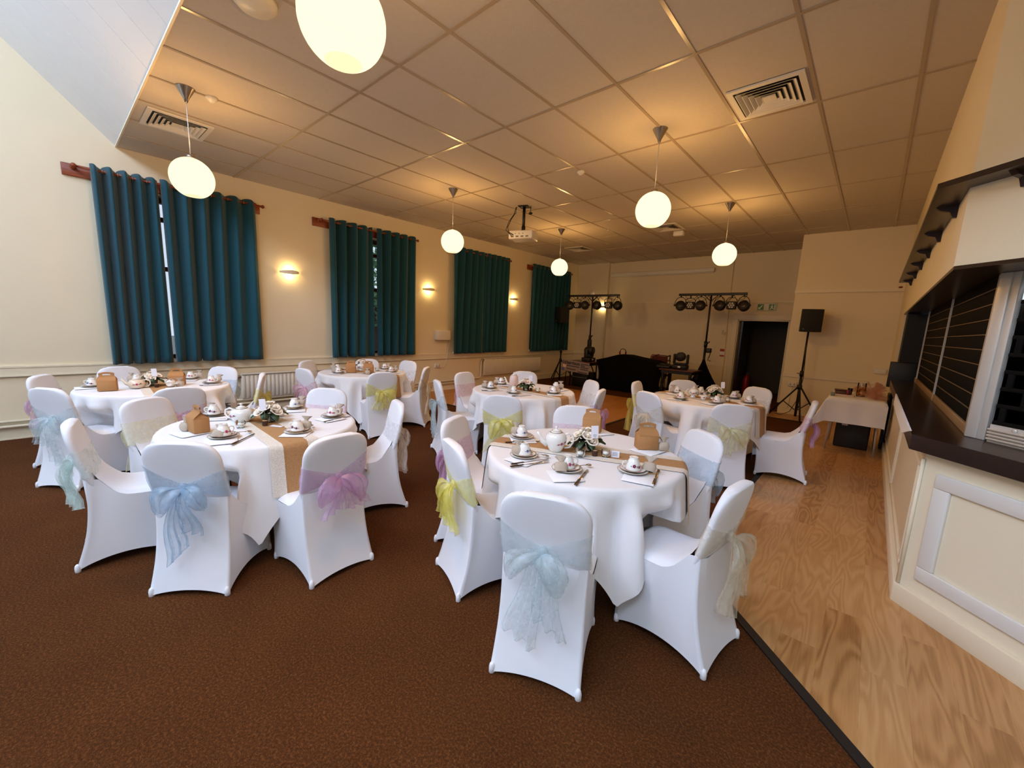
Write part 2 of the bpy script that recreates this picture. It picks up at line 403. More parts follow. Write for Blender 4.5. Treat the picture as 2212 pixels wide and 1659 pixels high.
# floors
struct(MB().box(XL - .3, -5.8, -.1, 3.2, YB + 2.2, 0).build('floor', M['carpet']))
struct(MB().prism([(-.8, 2.9), (3.1, -1.0), (3.1, 10.2), (-1.45, 10.2), (-1.45, 9.42), (-.8, 9.42)], -.002, .005).build('floor', M['oak']))
struct(MB().box(XL, 5.1, -.002, -3.24, 9.05, .005).build('floor', M['dance']))
q = .04
mb = MB()
def strip(p, r, w=.05):
    p = Vector(p + (0,)); r = Vector(r + (0,)); d = (r - p).normalized(); n = Vector((-d.y, d.x, 0)) * w / 2
    pl = [(v.x, v.y) for v in (p - n, r - n, r + n, p + n)]
    mb.prism(pl, 0, .009)
strip((-.8, 2.9), (2.8, -.7)); strip((-.8, 9.42), (-.8, 2.9)); strip((-1.45, 9.42), (-.8, 9.42)); strip((-3.24, 9.05), (-3.24, 5.1)); strip((-3.24, 5.1), (XL, 5.1)); strip((XL, 9.05), (-3.24, 9.05), .03)
struct(mb.build('trim_1', M['rubber']))
# ceiling with its bars
struct(MB().box(XL - .3, .8, ZCEIL, 3.2, YB + .3, ZCEIL + .1).build('ceiling', M['ceil']))
mb = MB()
for k in range(-5, 12):
    x = -.0186 - .636*k; mb.box(x - .013, .8, ZCEIL - .006, x + .013, YB, ZCEIL + .01)
for k in range(0, 8):
    y = 2.079 + 1.272*k; mb.box(XL, y - .013, ZCEIL - .0062, 3.0, y + .013, ZCEIL + .01)
mb.box(XL, 10.19, ZCEIL - .02, .27, 10.2, ZCEIL) if False else None
struct(mb.build('trim_2', M['tbar']))
struct(MB().box(XL, .788, ZCEIL - .006, 3.1, .803, ZCEIL + .02).build('trim_3', M['trimw']))
# plank vault over the near part of the room
mb = MB()
L45 = 3.15 * math.sqrt(2)
x = XL
while x < 3.0:
    w = .43
    Ma = T(0, .8, ZCEIL) @ Matrix.Rotation(PI - PI/4, 4, 'X')
    mb.box(x, 0, -.03, x + w - .007, L45, 0, M=Ma)
    mb.box(x, 0, 0, x + w - .007, L45, .03, M=T(0, -5.5, ZCEIL) @ Matrix.Rotation(PI/4, 4, 'X'))
    mb.box(x + w - .007, 0, -.028, x + w, L45, -.012, M=Ma)
    x += w
struct(mb.build('ceiling', M['vault']))
RL = [(-6.6, -4.2), (-3.6, -1.2), (-.6, 1.8)]
for i, (a, b) in enumerate(RL):
    o = bpy.data.objects.new('window_%d' % (7 + i), None); COL.objects.link(o); o.location = ((a + b)/2, -3.15, 5.99 - .01); o.rotation_euler = (PI/4, 0, 0); struct(o)
    w = (b - a)/2; mb = MB()
    mb.rbox(-w, -.8, -.07, -w + .06, .8, -.02, .006); mb.rbox(w - .06, -.8, -.07, w, .8, -.02, .006); mb.rbox(-w, -.8, -.07, w, -.74, -.02, .006); mb.rbox(-w, .74, -.07, w, .8, -.02, .006); mb.rbox(-.03, -.8, -.07, .03, .8, -.02, .006)
    mb.build('window_frame', M['plastic'], o)
# dado band, picture rail, skirting
def rail_profile(mb, p, r, zb, zt, d, n):
    """a band along p->r standing out by d along normal n"""
    p = Vector(p + (0,)); r = Vector(r + (0,)); nn = Vector(n + (0,)) * d; o = Vector(n + (0,)) * .01
    for (z0, z1, k) in ((zb, zt - .02, .75), (zt - .02, zt, 1.0), (zb, zb + .015, 1.0)):
        a = [p - o, r - o, r + nn*k, p + nn*k]
        mb.prism([(v.x, v.y) for v in a], z0, z1)
mb = MB(); rail_profile(mb, (XL, -5.5), (XL, YB - .1), .755, .88, .028, (1, 0)); struct(mb.build('trim_4', M['trimw']))
mb = MB(); rail_profile(mb, (XL, YB - .1), (-6.5, YB - .1), .76, .86, .02, (0, -1)); rail_profile(mb, (-6.5, YB), (-2.84, YB), .76, .84, .02, (0, -1)); struct(mb.build('trim_5', M['trimw']))
mb = MB(); rail_profile(mb, (-1.37, 10.2), (.27, 10.2), .79, .86, .02, (0, -1)); rail_profile(mb, (-1.37, 10.2), (.27, 10.2), 2.5, 2.56, .025, (0, -1)); struct(mb.build('trim_6', M['trimw']))
mb = MB(); rail_profile(mb, (-6.5, YB), (-1.36, YB), 2.42, 2.46, .015, (0, -1)); struct(mb.build('trim_7', M['trimw']))
mb = MB(); rail_profile(mb, (XL, -5.5), (XL, YB - .1), 0, .15, .02, (1, 0)); struct(mb.build('baseboard_left', M['trimw']))
mb = MB(); rail_profile(mb, (XL, YB - .1), (-6.5, YB - .1), 0, .15, .02, (0, -1)); rail_profile(mb, (-6.5, YB), (-2.84, YB), 0, .15, .02, (0, -1)); struct(mb.build('baseboard_back', M['trimw']))
mb = MB(); rail_profile(mb, (-1.37, 10.2), (.27, 10.2), 0, .13, .02, (0, -1)); struct(mb.build('baseboard_block', M['trimw']))
# conduit on the back wall
struct(MB().tube([(-2.98, YB - .012, 3.6), (-2.98, YB - .012, 2.3), (-2.93, YB - .012, .85), (-2.93, YB - .012, 0.0)], .012).build('trim_8', M['pipe']))
# windows
for k, (a, b, z0, z1) in enumerate(WIN):
    o = bpy.data.objects.new('window_%d' % (k + 1), None); COL.objects.link(o); o.location = (XL - .2, (a + b)/2, z0); struct(o)
    w = (b - a)/2; h = z1 - z0
    mb = MB()
    mb.box(-.04, -w, 0, .04, -w + .07, h); mb.box(-.04, w - .07, 0, .04, w, h); mb.box(-.04, -w, 0, .04, w, .07); mb.box(-.04, -w, h - .07, .04, w, h)
    mb.box(-.035, -w, h*.56, .035, w, h*.56 + .06); mb.box(-.035, -.03, 0, .035, .03, h*.56); mb.box(-.035, -w, h*.86, .035, w, h*.86 + .06)
    mb.build('window_frame', M['frame'], o)
    MB().box(-.004, -w + .05, .05, .004, w - .05, h - .05).build('pane', M['pane'], o)
    MB().rbox(.04, -w - .04, -.03, .26, w + .04, .012, .008).build('sill', M['trimw'], o)
# doorway at the back: architrave, open dark leaf, dark passage beyond
d = bpy.data.objects.new('door_1', None); COL.objects.link(d); d.location = (-2.16, YB, 0); struct(d)
mb = MB(); mb.rbox(-.68, -.03, 0, -.56, .0, 1.995, .008); mb.rbox(.56, -.03, 0, .68, 0, 1.995, .008); mb.rbox(-.68, -.033, 1.995, .68, 0, 2.13, .008)
mb.box(-.57, 0, 0, -.54, .25, 2.0); mb.box(.54, 0, 0, .57, .25, 2.0); mb.box(-.57, 0, 1.97, .57, .25, 2.0)
mb.build('door_frame', M['trimw'], d)
leaf = MB(); leaf.box(-.52, .16, .01, -.47, 1.0, 1.96); leaf = leaf.build('door_leaf', M['darkwood'], d)
MB().tube([(-.465, .24, 1.0), (-.42, .24, 1.0), (-.42, .34, 1.0)], .011).build('door_handle', M['chrome'], leaf)
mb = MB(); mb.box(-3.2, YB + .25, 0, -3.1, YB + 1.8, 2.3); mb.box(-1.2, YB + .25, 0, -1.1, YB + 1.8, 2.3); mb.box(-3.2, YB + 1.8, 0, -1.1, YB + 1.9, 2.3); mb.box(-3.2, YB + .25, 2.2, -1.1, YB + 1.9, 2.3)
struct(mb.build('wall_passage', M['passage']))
t = thing('fire_extinguisher', 'red fire extinguisher standing in the dark passage beyond the doorway', 'fire extinguisher', (-2.5, YB + .7, 0))
MB().lathe([(.0, .005), (.08, .005), (.085, .03), (.085, .42), (.07, .48), (.03, .52), (.025, .56)], n=18).build('cylinder', M['extred'], t)
MB().tube([(0, 0, .56), (.05, 0, .58), (.11, 0, .5), (.1, 0, .25)], .012).build('hose', M['black'], t)
MB().box(-.01, -.02, .55, .06, .02, .6).build('valve', M['black'], t)

# ---------------------------------------------------------------- bar on the right
B = thing('bar', 'cream panelled bar front with white mouldings along the right wall', 'bar', (.32, 3.36, 0))
BM = Rz(-PI/4)
MB().box(0, 0, 0, .1, 4.7, .98).box(0, 0, 0, 3.4, .1, .98, M=BM).build('front_panel', M['trimw'], B)
mb = MB()
rail = lambda x0, x1, z0, z1, Mx: mb.rbox(x0, -.018, z0, x1, .002, z1, .006, M=Mx)
def frame(x0, x1, z0, z1, w, Mx):
    rail(x0, x1, z0, z0 + w, Mx); rail(x0, x1, z1 - w, z1, Mx); rail(x0, x0 + w, z0 + w, z1 - w, Mx); rail(x1 - w, x1, z0 + w, z1 - w, Mx)
frame(.085, 1.9, .21, .87, .085, BM); frame(2.0, 3.3, .21, .87, .085, BM)
mb.build('panel_moulding', M['panelw'], B)
mb = MB(); SM = Rz(-PI/2)
for a, b in ((.12, 2.0), (2.1, 4.6)):
    mb.rbox(-b, -.014, .2, -a, .002, .23, .004, M=SM); mb.rbox(-b, -.014, .86, -a, .002, .89, .004, M=SM); mb.rbox(-a - .03, -.014, .23, -a, .002, .86, .004, M=SM); mb.rbox(-b, -.014, .23, -b + .03, .002, .86, .004, M=SM)
mb.tube([(-.006, -.004, .13), (-.006, -.004, .93)], .01)
mb.build('panel_moulding', M['trimw'], B)
mb = MB(); mb.rbox(-.026, -.01, 0, .01, 4.7, .125, .006); mb.rbox(-.011, -.026, 0, 3.4, .01, .125, .006, M=BM)
mb.build('skirting', M['trimw'], B)
def bar_poly(o, w, L=2.9, y1=7.9, x=.32, y=3.36):
    k = math.tan(PI/8); a = (x - o, y - o*k); dx = L*.7071
    b = (a[0] + dx, a[1] - dx); c = (b[0] + w*.7071, b[1] + w*.7071); e = (a[0] + w, a[1] + w*k)
    return [(a[0], y1), a, b, c, e, (e[0], y1)]
t = thing('bar_counter', 'thick dark wood bar counter running round the angled bar', 'counter', (0, 0, 0))
MB().prism(bar_poly(.08, .48), .98, 1.07).build('counter_top', M['darkwood'], t)
MB().rbox(.21, 7.9, .96, .62, 8.02, 1.32, .008).build('end_upstand', M['black'], t)
t = tag(MB().prism([(3.33, 1.087), (3.9, .975), (5.6, .975), (5.6, 1.087)], .229, .2385, M=Matrix(((0,0,1,0),(1,0,0,0),(0,1,0,0),(0,0,0,1)))).build('edge_cloth', M['cloth']), 'white cloth strip hanging over the long edge of the dark bar counter', 'cloth')
# soffit board and shutters
struct(MB().prism(bar_poly(.05, .48, 3.2, 8.5), 2.01, 2.03).build('trim_9', M['darkwood']))
BD = T(-.05, 0, 0) @ Rz(-PI/4)
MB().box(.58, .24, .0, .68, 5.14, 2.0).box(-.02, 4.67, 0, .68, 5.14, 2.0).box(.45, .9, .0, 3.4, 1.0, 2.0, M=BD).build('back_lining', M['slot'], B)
t = thing('roller_shutter', 'dark horizontal slatted shutter with tan bottom rail above the long bar counter', 'roller shutter', (.5, 3.62, 1.07), 0, 'bar shutters')
mb = MB()
for k in range(10): mb.rbox(-.008, 0, .06 + .09*k, .012, 4.25, .06 + .09*k + .086, .006)
mb.build('slat', M['shutter'], t)
mb = MB()
for k in range(1, 10): mb.box(-.0105, 0, .06 + .09*k - .004, -.004, 4.25, .06 + .09*k + .002)
mb.build('slat_edge', M['shutterline'], t)
MB().rbox(-.02, 0, 0, .02, 4.25, .06, .004).build('bottom_rail', M['brownbar'], t)
for y, w in ((1.85, .022), (4.0, .022)): MB().box(-.022, y, 0, -.008, y + w, .94).build('post', M['alu'], t)
SMx = T(.48, 3.55, 1.07) @ Rz(-PI/4)
t = thing('roller_shutter', 'open link grille shutter with aluminium bottom bar over the angled counter', 'roller shutter', (.48, 3.55, 1.07), -PI/4, 'bar shutters')
mb = MB(); mb.rbox(.0, -.012, 0, .06, .04, .94, .006); mb.rbox(.055, -.004, 0, .095, .03, .94, .004); mb.rbox(.0, .0, 0, .045, .075, .94, .004, M=Rz(PI/4))
mb.build('corner_post', M['alu'], t)
mb = MB(); mb.box(.11, -.005, 0, 2.3, .02, .1)
for k in range(4): mb.rbox(.11, -.02, .012 + .018*k, 2.3, -.003, .024 + .018*k, .003)
mb.lathe([(.0, .006), (.012, .004), (.014, 0)], (0, 0, 0), 12, 0, T(.22, -.006, .086) @ Matrix.Rotation(PI/2, 4, 'X'))
mb.build('bottom_bar', M['alu'], t)
mb = MB()
for k in range(9):
    z = .1 + .095*k; mb.rbox(.11, 0, z, 2.3, .014, z + .022, .004)
    for j in range(14):
        x = .13 + .16*j + (.08 if k % 2 else 0)
        mb.rbox(x, 0, z + .015, x + .028, .014, z + .1, .004)
mb.build('link_grille', M['shutter'], t)
# shelf with brackets over the bar
t = thing('bracket_shelf', 'dark wood shelf on small brackets high above the bar', 'shelf', (0, 0, 0))
MB().prism(bar_poly(.13, .13, 3.2, 8.15, .27, 3.36), 2.44, 2.47).build('board', M['darkwood'], t)
bk = None
for k in range(6):
    y = 3.75 + .82*k
    me = bk.data if bk else MB().prism([(0, 0), (-.1, 0), (-.075, -.022), (-.035, -.032), (-.018, -.07), (0, -.07)], -.014, .014, M=Matrix.Rotation(PI/2, 4, 'X')).mesh('bracket', M['darkwood'])
    o = link('bracket', me, t, (.27, y, 2.44)); bk = bk or o
for k in range(3):
    o = link('bracket', bk.data, t, tuple(DM @ Vector((.25 + .8*k, 0, 2.44))), (0, 0, PI/4))
tag(MB().lathe([(.0, 0), (.022, .003), (.03, .016), (.022, .03), (0, .034)], (.2, 9.6, 2.5), 12).build('wall_fitting', M['batten']), 'tiny brown round fitting on the wall past the shelf end', 'wall fitting')

# ---------------------------------------------------------------- curtains and poles
def curtain_mesh(width, height, seed, folds, sqz=0.):
    rnd = random.Random(seed); ph = [rnd.uniform(-.5, .5) for _ in range(6)]
    def fn(u, v):
        y = (u - .5) * width
        z = -v * height
        f = folds * u + .25*math.sin(3*u + ph[0]) * v
        a = .074 * (1 - .3*v) * (1 + .3*math.sin(5*u + ph[1]))
        x = a * math.sin(2*PI*f + ph[2]*v) + .012 * math.sin(2*PI*(folds*.47*u) + ph[3]) * v
        sq = 1 - sqz * math.sin(PI * clamp(v*1.1)) * .5
        y = y * sq + .012 * math.sin(2*PI*f*2) * .5
        z += .014 * math.cos(2*PI*f) if v < .02 else 0
        return (x, y, z)
    mb = MB(); mb.grid(fn, int(folds*14), 26)
    return mb.mesh('fabric', M['curtain'])
def curtain(label, y0, y1, z1, z0, folds, seed, group):
    w = y1 - y0
    t = thing('curtain', label, 'curtain', (XL + .13, (y0 + y1)/2, z1), 0, group)
    o = link('fabric', curtain_mesh(w, z1 - z0, seed, folds), t)
    s = o.modifiers.new('thickness', 'SOLIDIFY'); s.thickness = .004
    n = int(folds*2)
    for k in range(n):
        u = (k + .5) / n
        mb = MB(); mb.tube([(math.cos(a)*.024, 0, math.sin(a)*.024) for a in [2*PI*i/16 for i in range(16)]], .0045, 6, 0, True)
        mb.build('eyelet', M['chrome'], t, (0, (u - .5)*w, -.055))
    return t
CUR = [[(.53, 1.15, 4.5), (1.185, 2.3, 5.5)], [(3.45, 4.28, 4), (4.37, 5.265, 4.5)], [(6.31, 7.375, 5), (7.385, 8.2, 4.5)], [(9.18, 10.15, 5), (10.165, 11.1, 5)]]
CL = [('near', 'first window, behind the far left table'), ('', 'second window, behind the boxes table'), ('', 'third window, by the white wall box'), ('', 'fourth window, near the disco stand')]
for k, pair in enumerate(CUR):
    for j, (a, b, f) in enumerate(pair):
        curtain('teal eyelet curtain, %s half at the %s' % (('nearer', 'farther')[j], CL[k][1]), a, b, 3.32 - .0*k, .885 + (.0 if j else -.01), f, 11 + k*2 + j, 'teal eyelet curtains')
    y0 = pair[0][0] - (.24 if k < 2 else .12); y1 = pair[1][1] + (.1 if k == 0 else .04)
    t = thing('curtain_pole', 'red brown wooden curtain pole and batten over the %s' % CL[k][1], 'curtain pole', (XL, (y0 + y1)/2, 3.24), 0, 'wooden curtain poles')
    h = (y1 - y0)/2
    MB().rbox(0, -h, -.07, .03, h, .07, .006).build('batten', M['batten'], t)
    MB().tube([(.13, -h + .12, .03), (.13, h, .03)], .015, 12).build('pole', M['batten'], t)
    for s in (-1, 1):
        mb = MB(); mb.lathe([(.0, 0), (.028, .004), (.03, .018), (.022, .022), (.016, .05), (.016, .1), (.026, .11), (.026, .13), (0, .135)], (0, 0, 0), 14, 0, Matrix.Rotation(PI/2, 4, 'Y'))
        mb.build('bracket', M['batten'], t, (.03, s*(h - .1), .03))
    MB().sphere((.13, h + .01, .03), .026, 12).build('finial', M['batten'], t)

# ---------------------------------------------------------------- lamps
def globe_light(x, y, label, zc=2.86, r=.178):
    t = thing('pendant_lamp', label, 'pendant lamp', (x, y, ZCEIL), 0, 'globe pendant lamps')
    MB().lathe([(.075, 0), (.072, -.006), (.02, -.1), (.012, -.125), (0, -.127)], n=28).build('canopy', M['chrome'], t)
    MB().tube([(0, 0, -.12), (0, 0, zc + r - ZCEIL)], .004, 6).build('cord', M['plastic'], t)
    MB().lathe([(0, .03), (.03, .03), (.032, .0), (.0, 0)], (0, 0, zc + r - ZCEIL - .006), 16).build('socket_cap', M['chrome'], t)
    prof = [(r*math.sin(a), r*math.cos(a)) for a in [PI*k/40*.86 for k in range(41)]]
    MB().lathe(prof, (0, 0, zc - ZCEIL), 40, caps=False).build('globe_shade', M['globe'], t)
    l = bpy.data.lights.new('bulb', 'POINT'); l.energy = PEND_W; l.color = (1, .52, .15); l.shadow_soft_size = .06
    lo = bpy.data.objects.new('bulb', l); COL.objects.link(lo); lo.parent = t; lo.location = (0, 0, zc - ZCEIL)
    return t
PEND_W = 60
globe_light(-5.1, 1.05, 'glowing globe pendant lamp hanging before the nearest curtains by a square vent')
globe_light(-5.2, 4.34, 'glowing globe pendant lamp hanging between the second and third windows')
globe_light(-5.26, 7.33, 'small looking globe pendant lamp hanging before the farthest window')
globe_light(-1.9, .96, 'largest looking globe pendant lamp, cut off by the top of the photo')
globe_light(-1.94, 4.32, 'glowing globe pendant lamp right of the projector')
globe_light(-2.0, 7.27, 'glowing globe pendant lamp hanging before the projection screen, nearest the doorway')
def sconce(loc, rz, label, w=.31):
    t = thing('wall_lamp', label, 'wall lamp', loc, rz, 'bow tie wall lamps')
    def fn(u, v):
        y = (u - .5)*w; e = abs(u - .5)*2
        hz = .034 - .02*e*e; d = .015 + .085*(1 - e*e)**.5 if e < 1 else .015
        return (d*1.0, y, lerp(-hz, hz, v) + .01*(u-.5))
    mb = MB(); mb.grid(fn, 20, 4)
    o = mb.build('shade', M['ceramic'], t); s = o.modifiers.new('thickness', 'SOLIDIFY'); s.thickness = .006
    MB().box(0, -.06, -.03, .014, .06, .03).build('backplate', M['ceramic'], t)
    for z in (.03, -.03):
        MB().sphere((.045, 0, z*.5), .016, 10, sz=.6).build('bulb', M['lampglow'], t)
        l = bpy.data.lights.new('glow', 'POINT'); l.energy = 2.2; l.color = (1, .7, .3); l.shadow_soft_size = .02
        lo = bpy.data.objects.new('glow', l); COL.objects.link(lo); lo.parent = t; lo.location = (.055, 0, z*1.5)
    return t
sconce((XL, 2.8, 2.33), 0, 'lit white wall lamp between the first and second curtained windows')
sconce((XL, 5.68, 2.31), 0, 'lit white wall lamp between the second and third curtained windows')
sconce((XL, 8.53, 2.31), 0, 'lit white wall lamp between the third and fourth curtained windows')
sconce((-6.62, YB - .1, 2.3), -PI/2, 'lit wall lamp on the back wall behind the left lighting bar', .26)

# ---------------------------------------------------------------- ceiling fittings
def vent(x, y, label, s=.56):
    t = thing('ceiling_vent', label, 'ceiling vent', (x, y, ZCEIL), 0, 'square louvred ceiling vents')
    h = s/2; mb = MB()
    for a, b in ((h, h - .045),):
        for q in range(4): mb.prism([(-a, -a), (a, -a), (b, -b), (-b, -b)], -.018, -.004, M=Rz(q*PI/2))
    mb.build('frame', M['plastic'], t)
    MB().box(-h + .03, -h + .03, -.004, h - .03, h - .03, -.001).build('backing', M['black'], t)
    mb = MB()
    for k in range(5):
        a = h - .06 - .042*k
        for q in range(4):
            R_ = Rz(q*PI/2); p = [(-a, -a, -.026), (a, -a, -.026), (a - .03, -a + .03, -.005), (-a + .03, -a + .03, -.005)]
            p2 = [(x_, y_ + .004, z_) for x_, y_, z_ in p]
            mb.add([R_ @ Vector(v) for v in p + p2], [(0,1,2,3), (7,6,5,4), (0,4,5,1), (2,6,7,3)])
    mb.box(-.05, -.05, -.024, .05, .05, -.014)
    mb.build('louvre', M['plastic'], t); return t
vent(-6.12, 1.16, 'square louvred ceiling vent above the first window beside the globe lamp')
vent(-.97, 4.29, 'square louvred ceiling vent nearest the bar shelf')
vent(-6.1, 9.33, 'small looking square ceiling vent above the disco lights')
vent(-3.4, 8.25, 'square ceiling vent half hidden behind a globe lamp right of the projector')
def small(name, label, cat, mb, m): return tag(mb.build(name, m), label, cat)
small('smoke_detector', 'round white smoke detector beside the lamp canopy over the first window', 'smoke detector', MB().lathe([(.05, 0), (.05, -.018), (.035, -.03), (.02, -.045), (0, -.047)], (-5.1, 1.25, ZCEIL), 20), M['plastic'])
small('smoke_detector', 'round white smoke detector in the middle of the ceiling past the projector', 'smoke detector', MB().lathe([(.05, 0), (.05, -.018), (.035, -.03), (.02, -.045), (0, -.047)], (-3.21, 4.83, ZCEIL), 20), M['plastic'])
small('motion_sensor', 'white box sensor on the ceiling near the far globe lamp', 'sensor', MB().rbox(-3.4, 8.62, ZCEIL - .1, -3.2, 8.74, ZCEIL, .02), M['plastic'])
small('emergency_light', 'beige round ceiling light cut off at the top edge of the photo', 'ceiling light', MB().lathe([(.13, 0), (.13, -.03), (.1, -.06), (0, -.07)], (-3.35, 1.1, ZCEIL), 24), M['trimw'])
t = thing('projector', 'white ceiling projector on a black pole with hanging cables', 'projector', (-4.87, 5.65, ZCEIL), .35)
MB().rbox(-.09, -.09, -.012, .09, .09, 0, .003).build('ceiling_plate', M['black'], t)
MB().cyl((0, 0, 0), (0, 0, -.36), .026).cyl((0, 0, -.33), (0, 0, -.42), .034).build('pole', M['black'], t)
bd = MB().rbox(-.22, -.15, -.56, .22, .17, -.42, .02).build('body', M['plastic'], t)
MB().lathe([(0, 0), (.045, 0), (.05, .03), (.03, .035), (0, .02)], (0, 0, 0), 18, 0, T(.1, .17, -.49) @ Matrix.Rotation(-PI/2, 4, 'X')).build('lens', M['black'], bd)
mb = MB()
for k in range(4): mb.box(-.17 + .09*k, -.153, -.535, -.12 + .09*k, -.149, -.51); mb.lathe([(0, 0), (.008, 0), (.008, .003), (0, .003)], (-.16 + .07*k, -.15, -.475), 10, 0, Matrix.Rotation(PI/2, 4, 'X'))
mb.build('port_panel', M['grey'], bd)
mb = MB(); mb.tube([(-.14, 0, 0), (-.15, -.02, -.1), (-.22, -.05, -.22), (-.26, -.1, -.36), (-.2, -.16, -.46), (-.12, -.165, -.5)], .006, 6); mb.tube([(-.16, .02, 0), (-.19, 0, -.12), (-.27, -.04, -.26), (-.28, -.12, -.4), (-.15, -.17, -.52)], .005, 6)
mb.build('cable', M['black'], t)
MB().cyl((.12, 0, -.0), (.12, 0, -.1), .006).sphere((.12, 0, -.12), .035, 12, sz=.6).build('receiver', M['black'], t)
t = thing('projection_screen', 'long white rolled up projection screen high on the back wall', 'projection screen', (-4.92, YB - .004, 3.27))
MB().rbox(-1.5, -.1, -.055, 1.5, 0, .055, .02).build('case', M['plastic'], t)
MB().rbox(-1.48, -.075, -.075, 1.48, -.045, -.055, .006).build('bottom_bar', M['plastic'], t)
mb = MB(); mb.tube([(-6.55, YB - .02, 3.33), (-6.3, YB - .02, 3.5), (-5.0, YB - .02, 3.52)], .006, 6)
# ---------------------------------------------------------------- walls: small fittings
t = thing('exit_sign', 'green and white running man exit sign above the doorway', 'sign', (-2.12, YB, 2.31))
MB().rbox(-.21, -.05, -.085, .21, 0, .085, .006).build('case', M['signwhite'], t)
MB().box(-.195, -.053, -.07, -.06, -.049, .07).box(.05, -.053, -.07, .195, -.049, .07).build('green_panel', M['green'], t)
mb = MB(); MX = T(0, -.054, 0) @ Matrix.Rotation(PI/2, 4, 'X')
mb.prism([(-.18, -.055), (-.17, .005), (-.155, -.015), (-.1, .045), (-.075, .045), (-.135, -.035), (-.115, -.05)], 0, .002, M=MX)
mb.lathe([(0, 0), (.014, 0), (.014, .002), (0, .002)], (0, 0, 0), 12, 0, T(.115, -.054, .045) @ Matrix.Rotation(PI/2, 4, 'X'))
mb.prism([(.085, .02), (.13, .025), (.15, .0), (.142, -.008), (.125, .008), (.128, -.02), (.165, -.045), (.16, -.057), (.112, -.03), (.085, -.058), (.072, -.052), (.1, -.02), (.1, .008), (.082, .005)], 0, .002, M=MX)
mb.box(.165, -.0562, -.06, .185, -.054, .055)
mb.build('symbol', M['signwhite'], t)
t = thing('fire_notice', 'small red and white notice on the back wall left of the doorway', 'notice', (-3.0, YB, 1.12))
MB().box(-.065, -.006, -.1, .065, 0, .1).build('sheet', M['signwhite'], t)
MB().box(-.065, -.009, .035, .065, -.005, .1).box(-.06, -.009, -.1, .05, -.005, -.06).build('red_band', M['red'], t)
def socket(x, y, z, rz, label, w=.15):
    t = thing('power_socket', label, 'socket', (x, y, z), rz, 'wall sockets')
    MB().rbox(0, -w/2, -.045, .035, w/2, .045, .006).build('box', M['plastic'], t)
    mb = MB()
    for s in (-.035, .035): mb.box(.034, s - .012, -.02, .037, s + .012, .0); mb.box(.034, s - .006, .012, .04, s + .006, .026)
    mb.build('socket_face', M['grey'], t); return t
socket(XL, 5.95, .6, 0, 'white double socket below the wall box near the third window')
socket(-1.17, 10.2, .64, -PI/2, 'white socket on the block wall behind the right speaker tripod')
small('cable', 'thin pale cable from the block socket down to the skirting', 'cable', MB().tube([(-1.17, 10.19, .6), (-1.19, 10.185, .3), (-1.2, 10.185, .1)], .006, 6), M['plastic'])
small('wall_box', 'white box on the wall left of the third curtains', 'wall box', MB().rbox(XL, 5.86, 1.2, XL + .13, 6.24, 1.42, .01), M['plastic'])
small('cable', 'white cable hanging from the wall box down to the socket', 'cable', MB().tube([(XL + .06, 6.26, 1.3), (XL + .05, 6.3, 1.2), (XL + .03, 6.24, .95), (XL + .04, 6.2, .7), (XL + .05, 6.1, .56), (XL + .04, 6.0, .58)], .007, 6), M['plastic'])
small('switch_plate', 'white trunking piece on the block wall above the pink side table', 'switch', MB().rbox(.06, 10.17, 1.0, .24, 10.2, 1.09, .006), M['plastic'])
small('alarm_bell', 'round white bell high on the corner pier above the left lighting bar', 'alarm bell', MB().lathe([(.09, 0), (.09, .03), (.06, .06), (0, .07)], (0, 0, 0), 20, 0, T(-7.05, YB - .1, 2.72) @ Matrix.Rotation(PI/2, 4, 'X')), M['plastic'])
small('coat_hook', 'small pale hook on the back wall near the doorway', 'hook', MB().tube([(-3.05, YB, 1.7), (-3.05, YB - .05, 1.68), (-3.05, YB - .07, 1.62), (-3.0, YB - .06, 1.6), (-2.98, YB - .05, 1.66)], .012, 8), M['plastic'])
# radiators and pipes
def radiator(y0, y1, z0, z1, pitch, label):
    t = thing('radiator', label, 'radiator', (XL + .004, (y0 + y1)/2, z0), 0, 'wall radiators')
    w = (y1 - y0)/2; h = z1 - z0
    n = int((2*w) / pitch); mb = MB()
    mb.rbox(.04, -w, 0, .07, w, h, .008)
    for k in range(n):
        y = -w + (k + .5)*pitch; mb.rbox(.062, y - pitch*.37, .02, .082, y + pitch*.37, h - .03, .008, seg=1)
    mb.build('panel', M['rad'], t)
    MB().rbox(.035, -w, h - .015, .1, w, h + .004, .004).build('top_grille', M['rad'], t)
    MB().cyl((.06, -w - .05, h - .05), (.06, -w, h - .05), .02).cyl((.06, -w - .05, h - .09), (.06, -w - .05, h - .02), .024).build('valve', M['chrome'], t)
    mb = MB(); mb.box(0, -w*.7, .1, .045, -w*.7 + .03, h - .1); mb.box(0, w*.7, .1, .045, w*.7 + .03, h - .1); mb.build('bracket', M['rad'], t)
    return t
radiator(1.98, 3.42, .24, .655, .062, 'white ribbed radiator on the wall between the two left tables')
radiator(7.42, 9.83, .275, .735, .033, 'long cream finely ribbed radiator under the last two windows')
mb = MB(); mb.tube([(XL + .05, -5.4, .225), (XL + .05, 7.3, .225), (XL + .05, 7.33, .3), (XL + .05, 7.34, .65), (XL + .06, 7.37, .69)], .017); mb.tube([(XL + .05, -5.4, .165), (XL + .05, 7.0, .165), (XL + .05, 7.05, .1), (XL + .05, 7.05, 0)], .017)
tag(mb.build('heating_pipe', M['pipe']), 'pair of pale heating pipes running along the foot of the window wall', 'pipe')

